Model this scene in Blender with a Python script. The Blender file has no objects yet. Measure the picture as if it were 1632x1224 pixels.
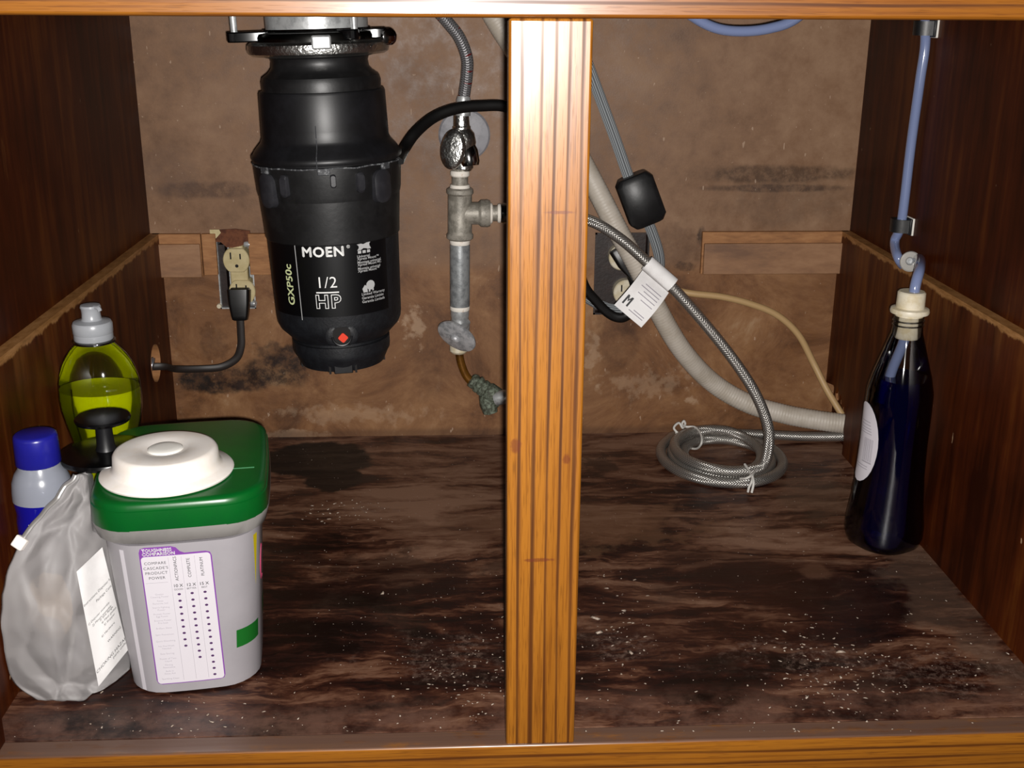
import bpy, bmesh, math, random
from mathutils import Vector, Matrix, noise
S = bpy.context.scene
COL = S.collection
rnd = random.Random(7)
V = Vector

# ------------------------------------------------------------------ camera, light, exposure
CAM = V((0.3398, -0.6678, 0.4884))
CR = V((0.9988, -0.0493, 0.0055)); CU = V((0.0104, 0.3167, 0.9485)); CF = V((0.0484, 0.9472, -0.3168))
FPX = 1807.3
CR.normalize(); CF.normalize(); CU = CR.cross(CF).normalized(); CR = CF.cross(CU).normalized()
cam = bpy.data.cameras.new('camera'); cam_o = bpy.data.objects.new('camera', cam); COL.objects.link(cam_o)
cam.sensor_fit = 'HORIZONTAL'; cam.sensor_width = 36; cam.lens = FPX / 1632 * 36; cam.clip_start = 0.01
m = Matrix.Identity(4)
for i in range(3):
    m[i][0] = CR[i]; m[i][1] = CU[i]; m[i][2] = -CF[i]; m[i][3] = CAM[i]
cam_o.matrix_world = m
S.camera = cam_o
# the phone's flash, a small lamp right beside its lens
fl = bpy.data.lights.new('phone_flash', 'POINT'); fl.energy = 50; fl.color = (1.0, 0.965, 0.93); fl.shadow_soft_size = 0.004
fo = bpy.data.objects.new('phone_flash', fl); COL.objects.link(fo)
fo.location = CAM + CR * 0.007 - CU * 0.010 - CF * 0.004
w = bpy.data.worlds.new('world'); S.world = w; w.use_nodes = True
w.node_tree.nodes['Background'].inputs[0].default_value = (0.9, 0.8, 0.7, 1)
w.node_tree.nodes['Background'].inputs[1].default_value = 0.012
S.view_settings.view_transform = 'Standard'
S.view_settings.look = 'None'
S.view_settings.exposure = 0.0
S.view_settings.gamma = 1.0
S.view_settings.use_curve_mapping = False

# ------------------------------------------------------------------ room sizes
D, HC, H, SX, SW, INS, W = 0.6021, 0.2452, 0.4816, 0.3710, 0.0478, 0.0105, 0.792
TOPZ = 0.62; FT = 0.019

def ray(px, py): return CR * ((px - 816) / FPX) - CU * ((py - 612) / FPX) + CF
def at(px, py, Y): d = ray(px, py); return CAM + d * ((Y - CAM.y) / d.y)
def atz(px, py, Z): d = ray(px, py); return CAM + d * ((Z - CAM.z) / d.z)
def atx(px, py, X): d = ray(px, py); return CAM + d * ((X - CAM.x) / d.x)

# ------------------------------------------------------------------ material helpers
def lin(h):
    h = h.lstrip('#'); c = [int(h[i:i + 2], 16) / 255 for i in (0, 2, 4)]
    return tuple(x / 12.92 if x <= 0.04045 else ((x + 0.055) / 1.055) ** 2.4 for x in c) + (1,)
class NT:
    def __init__(s, name):
        s.m = bpy.data.materials.new(name); s.m.use_nodes = True; s.t = s.m.node_tree; s.n = s.t.nodes
        s.b = s.n['Principled BSDF']; s.out = s.n['Material Output']; s._tc = None
    def new(s, typ, **k):
        x = s.n.new(typ)
        for a, b in k.items(): setattr(x, a, b)
        return x
    def put(s, sock, val):
        if isinstance(val, bpy.types.NodeSocket): s.t.links.new(val, sock)
        else: sock.default_value = val
    def set(s, **k):
        nm = dict(col='Base Color', rough='Roughness', metal='Metallic', spec='Specular IOR Level', trans='Transmission Weight', ior='IOR', coat='Coat Weight', coatr='Coat Roughness', alpha='Alpha', normal='Normal', sss='Subsurface Weight', sheen='Sheen Weight')
        for a, b in k.items(): s.put(s.b.inputs[nm[a]], b)
        return s
    def co(s):
        if not s._tc: s._tc = s.new('ShaderNodeTexCoord')
        return s._tc.outputs['Object']
    def uv(s):
        if not s._tc: s._tc = s.new('ShaderNodeTexCoord')
        return s._tc.outputs['UV']
    def map(s, vec, scale=(1, 1, 1), loc=(0, 0, 0), rot=(0, 0, 0)):
        x = s.new('ShaderNodeMapping'); s.put(x.inputs['Vector'], vec); x.inputs['Scale'].default_value = scale
        x.inputs['Location'].default_value = loc; x.inputs['Rotation'].default_value = rot; return x.outputs[0]
    def noise(s, vec, scale=5, detail=4, rough=.55, dist=0):
        x = s.new('ShaderNodeTexNoise'); s.put(x.inputs['Vector'], vec); x.inputs['Scale'].default_value = scale
        x.inputs['Detail'].default_value = detail; x.inputs['Roughness'].default_value = rough; x.inputs['Distortion'].default_value = dist
        return x.outputs['Fac']
    def wave(s, vec, scale, axis='X', dist=0, det=2, dsc=1, prof='SIN'):
        x = s.new('ShaderNodeTexWave', bands_direction=axis, wave_profile=prof); s.put(x.inputs['Vector'], vec); x.inputs['Scale'].default_value = scale
        x.inputs['Distortion'].default_value = dist; x.inputs['Detail'].default_value = det; x.inputs['Detail Scale'].default_value = dsc
        return x.outputs['Fac']
    def ramp(s, fac, stops, interp='LINEAR'):
        x = s.new('ShaderNodeValToRGB'); s.put(x.inputs[0], fac); r = x.color_ramp; r.interpolation = interp
        while len(r.elements) < len(stops): r.elements.new(0.5)
        for e, (p, c) in zip(r.elements, stops):
            e.position = p; e.color = lin(c) if isinstance(c, str) else (c, c, c, 1)
        return x.outputs[0]
    def mix(s, fac, a, b, mode='MIX'):
        x = s.new('ShaderNodeMix', data_type='RGBA', blend_type=mode)
        s.put(x.inputs[0], fac); s.put(x.inputs[6], lin(a) if isinstance(a, str) else a); s.put(x.inputs[7], lin(b) if isinstance(b, str) else b)
        return x.outputs[2]
    def math(s, op, a, b=0.0, clamp=False):
        x = s.new('ShaderNodeMath', operation=op, use_clamp=clamp); s.put(x.inputs[0], a); s.put(x.inputs[1], b); return x.outputs[0]
    def rng(s, v, a, b, c=0., d=1.):
        x = s.new('ShaderNodeMapRange', interpolation_type='SMOOTHSTEP'); s.put(x.inputs[0], v)
        for i, q in enumerate((a, b, c, d)): x.inputs[i + 1].default_value = q
        return x.outputs[0]
    def sep(s, vec):
        x = s.new('ShaderNodeSeparateXYZ'); s.put(x.inputs[0], vec); return x.outputs
    def bump(s, h, strength=.3, dist=.001):
        x = s.new('ShaderNodeBump'); s.put(x.inputs['Height'], h); x.inputs['Strength'].default_value = strength; x.inputs['Distance'].default_value = dist
        return x.outputs[0]
    def blob(s, c, r, nz=.5, nsc=14, edge=(.55, 1.05), det=7):
        """1 inside a ragged patch around c, 0 outside"""
        P = s.co()
        q = s.map(P, scale=tuple(1 / k for k in r), loc=tuple(-a / k for a, k in zip(c, r)))
        x = s.new('ShaderNodeVectorMath', operation='LENGTH'); s.put(x.inputs[0], q)
        n = s.noise(P, nsc, det, .6)
        d = s.math('ADD', x.outputs['Value'], s.math('MULTIPLY', s.math('SUBTRACT', n, .5), nz * 4.5))
        return s.rng(d, edge[0], edge[1], 1., 0.)

def simple(name, col, rough=.5, metal=0., spec=.5, coat=0., **k):
    t = NT(name); t.set(col=lin(col), rough=rough, metal=metal, spec=spec, coat=coat, **k); return t.m

def worn(name, col, col2, rough=.5, metal=0., scale=60, bump=.15, spec=.5, lo=.4, hi=.65, rough2=None):
    t = NT(name); n = t.noise(t.co(), scale, 6, .65)
    t.set(col=t.mix(t.rng(n, lo, hi), col, col2), metal=metal, spec=spec, normal=t.bump(t.noise(t.co(), scale * 4, 4), bump, .0006))
    t.set(rough=rough if rough2 is None else t.rng(n, lo, hi, rough, rough2))
    return t.m

def oak(name, axis, dusty=False):
    t = NT(name); P = t.co()
    sc = {'z': (1, 1, .035), 'x': (.035, 1, 1)}[axis]
    ax = {'z': 'X', 'x': 'Z'}[axis]
    q = t.map(P, scale=sc)
    big = t.noise(q, 18, 3, .5)
    # warp the grain sideways with low noise
    sx = t.sep(q)
    wv = t.math('ADD', sx[0 if axis == 'z' else 2], t.math('MULTIPLY', t.math('SUBTRACT', t.noise(q, 45, 3, .5), .5), .012))
    comb = t.new('ShaderNodeCombineXYZ'); t.put(comb.inputs[0], wv)
    g = t.wave(comb.outputs[0], 34, 'X')
    g = t.math('ADD', g, t.math('MULTIPLY', t.math('SUBTRACT', t.noise(q, 200, 4, .6), .5), .4))
    base = t.mix(t.rng(big, .35, .65), '#99601a', '#7d4a10')
    line = t.math('MULTIPLY', t.rng(g, -.05, .26, 1., 0.), t.rng(t.noise(q, 90, 3, .6), .3, .5, .35, 1.))
    c = t.mix(t.math('MULTIPLY', line, .85), base, '#301004')
    pores = t.rng(t.noise(t.map(P, scale=((1, 1, .03) if axis == 'z' else (.03, 1, 1))), 1500, 2, .5), .56, .68)
    fine = t.rng(t.noise(t.map(P, scale=((1, 1, .02) if axis == 'z' else (.02, 1, 1))), 520, 4, .6), .48, .62)
    c = t.mix(t.math('MULTIPLY', fine, .45), c, '#5a2c08')
    c = t.mix(t.math('MULTIPLY', pores, .45), c, '#4a2408')
    if axis == 'z':   # small burns and knocks
        for pc, r in (((0.3765, 0, .2235), (.004, .05, .006)), ((.409, 0, .214), (.003, .05, .004)), ((.392, 0, .143), (.012, .05, .0016)), ((.402, 0, .372), (.010, .05, .0012))):
            c = t.mix(t.math('MULTIPLY', t.blob(pc, r, .25, 300), .6), c, '#5a2416')
    if dusty:
        geo = t.new('ShaderNodeNewGeometry'); nz = t.sep(geo.outputs['Normal'])[2]
        dm = t.math('MULTIPLY', t.rng(nz, .4, .9), t.rng(t.noise(t.map(P, scale=(1, 3, 1)), 22, 6, .7), .25, .5))
        c = t.mix(t.math('MULTIPLY', dm, .9), c, '#5d463b')
    t.set(col=c, rough=t.rng(g, 0, .6, .5, .42), spec=.25, coat=t.math('SUBTRACT', 1., t.math('MULTIPLY', line, .8)), coatr=t.rng(g, 0, .6, .31, .26), normal=t.bump(t.math('SUBTRACT', 1., t.math('MAXIMUM', line, pores)), .25, .0004))
    return t.m

M = {}
def build_materials():
    M['oak_v'] = oak('oak_upright', 'z'); M['oak_h'] = oak('oak_rail', 'x', True)
    # dark stained plywood sides
    t = NT('dark_stained_plywood'); P = t.co()
    st = t.noise(t.map(P, scale=(1, 1, .08)), 70, 5, .6); lo = t.noise(P, 6, 4, .6)
    c = t.ramp(t.math('ADD', t.math('MULTIPLY', st, .55), t.math('MULTIPLY', lo, .45)), [(.36, '#240900'), (.5, '#3a1403'), (.64, '#512708')])
    chips = t.rng(t.noise(t.map(P, scale=(1, 1, .4)), 150, 2, .5), .765, .79)
    c = t.mix(t.math('MULTIPLY', chips, .6), c, '#8f7458')
    lightp = t.math('MULTIPLY', t.rng(t.noise(t.map(P, scale=(1, 1, .25)), 30, 6, .7), .6, .75), .35)
    c = t.mix(lightp, c, '#7a4a22')
    t.set(col=c, rough=.45, spec=.12, normal=t.bump(st, .12, .0004)); M['side'] = t.m
    # the same plywood with a rubbed bare top edge
    t2 = t.m.copy(); t2.name = 'dark_stained_plywood_rubbed_edge'
    t = NT('dark_stained_plywood_rubbed_edge'); P = t.co()
    st = t.noise(t.map(P, scale=(1, 1, .08)), 70, 5, .6); lo = t.noise(P, 6, 4, .6)
    c = t.ramp(t.math('ADD', t.math('MULTIPLY', st, .55), t.math('MULTIPLY', lo, .45)), [(.36, '#280c01'), (.5, '#431a05'), (.64, '#60330f')])
    c = t.mix(t.rng(t.noise(t.map(P, scale=(1, 1, .4)), 150, 2, .5), .765, .79), c, '#a98a6c')
    z = t.sep(P)[2]
    zz = t.math('ADD', z, t.math('MULTIPLY', t.math('SUBTRACT', t.noise(t.map(P, scale=(1, 1, .25)), 90, 5, .65), .5), .012))
    bare = t.ramp(t.noise(t.map(P, scale=(1, .5, 3)), 120, 6, .7), [(.3, '#74502c'), (.5, '#94683c'), (.7, '#a97c50')])
    streak = t.math('MULTIPLY', t.rng(zz, HC - .05, HC - .006), t.rng(t.noise(t.map(P, scale=(1, 1, .12)), 55, 4, .6), .45, .7))
    c = t.mix(t.math('MULTIPLY', streak, .4), c, '#7a4c22')
    c = t.mix(t.rng(zz, HC - .0065, HC - .004), c, bare)
    t.set(col=c, rough=.45, spec=.15, normal=t.bump(st, .12, .0004)); M['side_low'] = t.m
    # bare wood
    t = NT('bare_wood'); P = t.co()
    t.set(col=t.ramp(t.noise(t.map(P, scale=(.4, 1, 2)), 90, 6, .65), [(.3, '#7d5330'), (.55, '#9a6a40'), (.75, '#ab7d50')]), rough=.7); M['bare'] = t.m
    t = NT('stained_batten'); P = t.co()
    n = t.noise(t.map(P, scale=(.5, 1, 1.5)), 35, 6, .65)
    c = t.ramp(n, [(.32, '#70503a'), (.52, '#8a6446'), (.7, '#9a7454')])
    t.set(col=c, rough=.55, normal=t.bump(t.noise(P, 200, 4), .15, .0006)); M['batten'] = t.m
    # back panel: brown hardboard, scuffed and water stained
    t = NT('scuffed_hardboard'); P = t.co(); z = t.sep(P)[2]
    n = t.noise(P, 9, 8, .68); n2 = t.noise(P, 45, 6, .7)
    c = t.ramp(t.math('ADD', t.math('MULTIPLY', n, .6), t.math('MULTIPLY', n2, .4)), [(.33, '#614530'), (.5, '#7d5d44'), (.66, '#8f7056')])
    low = t.rng(z, HC - .05, HC - .03, 1., 0.)
    cl = t.ramp(t.noise(P, 12, 9, .72, .6), [(.32, '#50321c'), (.46, '#744e30'), (.6, '#8b6442'), (.74, '#a08060')])
    c = t.mix(low, c, cl)
    # pale rub marks and drips low down
    c = t.mix(t.math('MULTIPLY', t.math('MULTIPLY', t.rng(t.noise(t.map(P, scale=(1, 1, .35)), 40, 6, .75), .6, .8), t.rng(z, .15, .19, 1., 0.)), .5), c, '#a08468')
    def px(x, y): return tuple(at(x, y, D))
    for (x, y), r, k, colr, nz, nsc in (
        ((360, 603), (.070, .1, .018), .85, '#24120a', .28, 34), ((445, 590), (.045, .1, .024), .92, '#1e0f08', .28, 30), ((310, 608), (.026, .1, .014), .92, '#120804', .3, 50), ((350, 618), (.03, .1, .009), .85, '#160a05', .3, 60), ((470, 570), (.03, .1, .02), .9, '#1c0d07', .35, 40), ((395, 612), (.03, .1, .010), .8, '#200e08', .3, 60),
        ((430, 560), (.02, .1, .014), .6, '#20110b', .6, 50), ((340, 545), (.02, .1, .022), .45, '#3a2216', .6, 45),
        ((330, 303), (.065, .1, .011), .75, '#4a3224', .2, 24), ((255, 275), (.05, .1, .03), .3, '#54423a', .3, 12),
        ((1235, 278), (.105, .1, .012), .85, '#46301f', .22, 40), ((1235, 300), (.095, .1, .0055), .8, '#3a261a', .2, 30), ((1260, 320), (.09, .1, .03), .28, '#4a3a30', .4, 18),
        ((1080, 400), (.035, .1, .035), .4, '#4a3020', .6, 30), ((1118, 376), (.006, .1, .012), .8, '#1c0d06', .3, 60), ((1090, 425), (.018, .1, .006), .6, '#2a1810', .6, 60),
        ((985, 540), (.035, .1, .05), .35, '#402612', .6, 20), ((690, 560), (.03, .1, .06), .25, '#3c2414', .7, 18)):
        mott = t.rng(t.noise(P, 75, 7, .75), .38, .6, .45, 1.)
        c = t.mix(t.math('MULTIPLY', t.math('MULTIPLY', t.blob(px(x, y), r, nz, nsc), k), mott), c, colr)
    for (x, y), r, k in (((662, 522), (.013, .1, .022), .5), ((1100, 637), (.008, .1, .006), .5), ((560, 660), (.09, .1, .012), .25), ((470, 695), (.05, .1, .008), .35), ((945, 570), (.008, .1, .03), .35), ((1040, 610), (.05, .1, .02), .25)):
        c = t.mix(t.math('MULTIPLY', t.blob(px(x, y), r, 1.1, 70, (.3, 1.1), 8), k), c, '#b89c80')
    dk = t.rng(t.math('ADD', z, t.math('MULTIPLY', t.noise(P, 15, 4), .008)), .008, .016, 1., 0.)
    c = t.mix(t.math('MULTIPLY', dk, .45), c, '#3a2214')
    spk = t.rng(t.noise(P, 330, 1, .5), .775, .81); spk2 = t.rng(t.noise(t.map(P, scale=(1.4, 1, .5), loc=(3, 0, 1)), 170, 1, .5), .77, .80)
    c = t.mix(t.math('MULTIPLY', t.math('MAXIMUM', spk, spk2), .35), c, '#cdb49c')
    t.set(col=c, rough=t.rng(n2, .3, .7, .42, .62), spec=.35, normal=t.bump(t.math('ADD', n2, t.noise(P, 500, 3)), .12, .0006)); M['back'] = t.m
    # cabinet floor: dark worn plywood, grain along x
    t = NT('worn_dark_plywood_floor'); P = t.co(); s = t.sep(P)
    warp = t.math('MULTIPLY', t.math('SUBTRACT', t.noise(t.map(P, scale=(.5, 1, 1)), 11, 5, .65), .5), .07)
    cmb = t.new('ShaderNodeCombineXYZ'); t.put(cmb.inputs[0], t.math('MULTIPLY', s[0], .16)); t.put(cmb.inputs[1], t.math('ADD', s[1], warp))
    q = cmb.outputs[0]
    a = t.noise(q, 48, 9, .68, .5); b = t.noise(t.map(P, scale=(.55, 1, 1)), 8, 7, .68, .6); f = t.noise(t.map(P, scale=(.05, 1, 1)), 230, 5, .65)
    v = t.math('ADD', t.math('ADD', t.math('MULTIPLY', a, .62), t.math('MULTIPLY', b, .55)), t.math('MULTIPLY', f, .10))
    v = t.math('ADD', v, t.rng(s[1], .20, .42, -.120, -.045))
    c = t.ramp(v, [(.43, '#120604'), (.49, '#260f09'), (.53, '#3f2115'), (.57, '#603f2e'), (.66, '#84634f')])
    for ctr, r, k, colr, nz, nsc in (
        ((.47, .35, 0), (.12, .06, .1), .55, '#6d4c36', .9, 26), ((.37, .35, 0), (.10, .035, .1), .45, '#5f4130', .9, 30), ((.63, .23, 0), (.14, .06, .1), .6, '#2a120b', .6, 10),
        ((.755, .2, 0), (.035, .16, .1), .5, '#5c493d', .7, 24), ((.72, .40, 0), (.05, .07, .1), .4, '#5d4838', .7, 24), ((.27, .25, 0), (.12, .05, .1), .6, '#1c0a06', .9, 22),
        ((.60, .15, 0), (.16, .05, .1), .3, '#2c140d', .9, 20)):
        c = t.mix(t.math('MULTIPLY', t.blob(ctr, r, nz, nsc), k), c, colr)
    # spilt black stain by the back wall
    c = t.mix(t.math('MULTIPLY', t.blob((.50, .50, 0), (.02, .03, .1), .7, 40), .7), c, '#1c0d08')
    c = t.mix(t.math('MULTIPLY', t.blob((.665, .245, 0), (.018, .018, .1), .3, 60), .5), c, '#6a4a38')
    # dusty front strip
    dust = t.math('MULTIPLY', t.rng(s[1], .035, .075, 1., 0.), t.rng(t.noise(P, 22, 6, .7), .35, .65))
    c = t.mix(t.math('MULTIPLY', dust, .7), c, '#6b4d40')
    dn = t.rng(t.noise(P, 8, 6, .7), .5, .75)
    c = t.mix(t.math('MULTIPLY', dn, .13), c, '#75604f')
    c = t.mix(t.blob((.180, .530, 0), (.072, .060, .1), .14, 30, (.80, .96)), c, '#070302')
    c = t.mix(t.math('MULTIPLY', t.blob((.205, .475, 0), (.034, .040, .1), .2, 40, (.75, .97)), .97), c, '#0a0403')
    for ctr, r in (((.33, .115, 0), (.06, .03, .1)), ((.47, .13, 0), (.035, .035, .1)), ((.615, .10, 0), (.06, .03, .1)), ((.72, .08, 0), (.07, .03, .1)), ((.25, .40, 0), (.04, .015, .1))):
        c = t.mix(t.math('MULTIPLY', t.math('MULTIPLY', t.blob(ctr, r, 1.0, 30, (.2, 1.2)), t.rng(t.noise(P, 150, 7, .8), .45, .66)), .6), c, '#7d665a')
    c = t.mix(t.rng(t.noise(P, 420, 1, .5), .76, .79), c, '#d8c8ba')
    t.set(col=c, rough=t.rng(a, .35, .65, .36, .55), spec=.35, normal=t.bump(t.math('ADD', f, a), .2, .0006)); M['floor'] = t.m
    # metals
    M['chrome'] = simple('chrome', '#c9c9c9', .12, 1)
    t = NT('lettered_chrome'); t.set(col=lin('#d0d0cc'), rough=.3, metal=1, normal=t.bump(t.noise(t.co(), 330, 2), .6, .0012)); M['chrome_rough'] = t.m
    M['dark_chrome'] = simple('dark_steel', '#5a5a58', .22, 1)
    M['steel'] = worn('dull_steel', '#c4c6c6', '#9a9c9d', .42, .5, 90, .2)
    M['zinc'] = worn('galvanised_iron', '#a19b90', '#7f7a70', .5, .2, 110, .4, lo=.4, hi=.6)
    M['zinc_blue'] = worn('galvanised_pipe', '#9a9d9e', '#75787a', .45, .3, 100, .25)
    M['tape'] = worn('thread_tape', '#f0e9de', '#bc9c7c', .7, 0, 160, .3, lo=.55, hi=.7)
    M['escutcheon'] = worn('old_wall_plate', '#8f8e93', '#747378', .5, .0, 60, .15)
    M['brass'] = worn('tarnished_copper', '#7a5018', '#4a2c0e', .35, .5, 70, .2)
    M['verdigris'] = worn('corroded_brass', '#474a3d', '#7a8474', .6, .3, 260, .9, lo=.4, hi=.62)
    M['rust'] = worn('rusted_paper', '#6a3d24', '#4a2412', .85, 0, 130, .4)
    t = NT('braided_steel'); u = t.map(t.uv(), scale=(.9, 2., 1)); g = t.wave(u, .5, 'DIAGONAL'); u2 = t.map(u, scale=(-1, 1, 1)); g2 = t.wave(u2, .5, 'DIAGONAL')
    gg = t.math('MAXIMUM', g, g2)
    t.set(col=t.mix(gg, '#3c3a37', '#cfcbc5'), rough=.3, metal=.85, normal=t.bump(gg, .7, .0008)); M['braid'] = t.m
    t = NT('dark_braid_red_flecks'); u = t.uv(); g = t.math('MAXIMUM', t.wave(u, .5, 'DIAGONAL'), t.wave(t.map(u, scale=(-1, 1, 1)), .5, 'DIAGONAL'))
    c = t.mix(g, '#3c3b3c', '#828183')
    red = t.rng(t.noise(t.map(u, scale=(.28, .14, 1)), 2.2, 1, .5), .66, .69)
    t.set(col=t.mix(red, c, '#7c1a1a'), rough=.35, metal=.4, normal=t.bump(g, .5, .0006)); M['braid_dark'] = t.m
    # plastics
    M['black'] = worn('black_plastic', '#101012', '#17171a', .42, 0, 40, .05)
    M['lug'] = worn('charcoal_plastic', '#26262a', '#303034', .4, 0, 60, .1)
    M['black_grain'] = worn('black_grained_plastic', '#121317', '#191b1f', .5, 0, 120, .35)
    M['black_rubber'] = worn('black_rubber', '#121213', '#1b1b1c', .42, 0, 50, .15)
    M['black_gloss'] = simple('glossy_black', '#060607', .22)
    M['name_plate'] = simple('label_black', '#060608', .35)
    M['seam_grey'] = worn('scuffed_grey_edge', '#3a3b3e', '#9a9c9e', .6, 0, 240, .2, lo=.5, hi=.7)
    M['print_white'] = simple('white_print', '#f0f0ee', .5)
    M['print_grey'] = simple('grey_print', '#b8b8b8', .5)
    M['print_lime'] = simple('lime_print', '#d3dca8', .5)
    M['print_black'] = simple('black_print', '#2a2a2c', .6)
    M['print_pale'] = simple('pale_grey_print', '#a49fa6', .6)
    M['purple'] = simple('purple_print', '#7a3f96', .5)
    M['dot'] = simple('purple_dot_print', '#4b2a58', .5)
    M['red'] = simple('red_button', '#e23a1c', .4)
    M['hose_white'] = worn('frosted_white_hose', '#bdb4a8', '#b0a698', .5, 0, 40, .1)
    M['beige'] = simple('beige_cable_jacket', '#b59568', .5)
    t = NT('grey_flat_cable'); u = t.uv(); g = t.wave(t.map(u, scale=(0, 1, 1)), .64, 'Y')
    t.set(col=t.mix(t.rng(g, .1, .5), '#3a3d40', '#989da0'), rough=.45, normal=t.bump(g, .6, .001)); M['grey_cable'] = t.m
    M['cord'] = simple('black_cord', '#0c0b0b', .38)
    M['cord_brown'] = simple('dark_brown_cord', '#231c19', .5)
    M['ivory'] = worn('ivory_plastic', '#c6b78e', '#b8a87c', .32, 0, 60, .05)
    M['ivory_white'] = worn('cream_rubber', '#d6cdb8', '#c6b898', .45, 0, 90, .1)
    M['slot'] = simple('dark_slot', '#0d0806', .8)
    M['box_dark'] = worn('painted_dark_box', '#1d100c', '#2b1b16', .45, 0, 60, .3)
    M['blue_tube'] = NT('blue_filled_tube').set(col=lin('#7480a4'), rough=.16, coat=.6, coatr=.04, spec=.6).m
    M['white_gloss'] = worn('white_plastic', '#f4eee8', '#efe6dc', .35, 0, 50, .03)
    M['white'] = simple('white_foam', '#dcd8d0', .6)
    M['lid_green'] = worn('green_plastic', '#04551c', '#064f1d', .32, 0, 30, .05)
    M['tub'] = worn('cloudy_white_plastic', '#9a969a', '#938f93', .4, 0, 12, .04)
    M['tub_rim'] = worn('clear_cloudy_plastic', '#868380', '#787573', .3, 0, 12, .04)
    M['label_white'] = simple('white_label', '#cfcad0', .4)
    M['yellow_print'] = simple('yellow_print', '#c7b414', .4)
    M['green_print'] = simple('green_print', '#13601f', .4)
    M['magenta_print'] = simple('magenta_print', '#a03a58', .5)
    M['paper'] = worn('paper', '#efedec', '#e4e1e0', .7, 0, 30, .1)
    M['cream'] = worn('cream_bundle', '#c9b49c', '#b09a82', .8, 0, 60, .4)
    M['blue_cap'] = worn('blue_plastic_cap', '#1c1c86', '#1a1a7a', .3, 0, 30, .04)
    M['cap_white'] = NT('frosted_cap').set(col=lin('#a3a6ab'), rough=.3, sss=0.0, trans=.15).m
    def liquid(name, c1, c2, tr):
        t = NT(name); t.set(col=lin(c1), trans=tr, rough=.03, ior=1.34); return t.m
    M['liq_yellow'] = liquid('yellow_dish_soap', '#e2ee00', '#a0a800', .5)
    M['liq_blue'] = liquid('dark_blue_dish_soap', '#060668', '#05053a', .92)
    M['liq_violet'] = NT('deep_blue_soap').set(col=lin('#10107c'), rough=.12, coat=.5, coatr=.05).m
    def shell(name, c, g=.09, rough=.05):
        t = NT(name); tr = t.new('ShaderNodeBsdfTransparent'); tr.inputs[0].default_value = lin(c)
        gl = t.new('ShaderNodeBsdfGlossy'); gl.inputs['Roughness'].default_value = rough
        fr = t.new('ShaderNodeFresnel'); fr.inputs[0].default_value = 1.5
        mx = t.new('ShaderNodeMixShader'); t.put(mx.inputs[0], t.math('ADD', fr.outputs[0], g * .3)); t.put(mx.inputs[1], tr.outputs[0]); t.put(mx.inputs[2], gl.outputs[0])
        t.put(t.out.inputs[0], mx.outputs[0]); return t.m
    M['shell'] = shell('clear_bottle_plastic', '#e6e6e6')
    M['shell_grey'] = shell('clear_hazy_plastic', '#c8c8cc', .5, .2)
    # translucent bag film
    t = NT('cloudy_bag_film'); di = t.new('ShaderNodeBsdfDiffuse'); di.inputs[0].default_value = lin('#b4b0b0')
    tl = t.new('ShaderNodeBsdfTranslucent'); tl.inputs[0].default_value = lin('#c0bcba')
    tr = t.new('ShaderNodeBsdfTransparent'); tr.inputs[0].default_value = lin('#f2f0ee')
    gl = t.new('ShaderNodeBsdfGlossy'); gl.inputs['Roughness'].default_value = .55
    a = t.new('ShaderNodeMixShader'); a.inputs[0].default_value = .3; t.put(a.inputs[1], di.outputs[0]); t.put(a.inputs[2], tl.outputs[0])
    b = t.new('ShaderNodeMixShader'); t.put(b.inputs[0], t.rng(t.noise(t.co(), 14, 3), .35, .65, .30, .50)); t.put(b.inputs[1], a.outputs[0]); t.put(b.inputs[2], tr.outputs[0])
    fr = t.new('ShaderNodeFresnel'); fr.inputs[0].default_value = 1.4
    c = t.new('ShaderNodeMixShader'); t.put(c.inputs[0], fr.outputs[0]); t.put(c.inputs[1], b.outputs[0]); t.put(c.inputs[2], gl.outputs[0])
    t.put(t.out.inputs[0], c.outputs[0]); M['bag'] = t.m
    M['twist'] = simple('white_twist_tie', '#cfccc6', .5)
    M['crumb'] = worn('pale_crumbs', '#b0a294', '#8c7a6a', .7, 0, 300, .2)
    M['metal_stub'] = worn('silver_conduit', '#9a9aa0', '#6a6a70', .35, .8, 90, .2)
    M['clear_disc'] = NT('clear_hook').set(col=lin('#b9b6b0'), rough=.15, trans=.25).m
build_materials()

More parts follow.
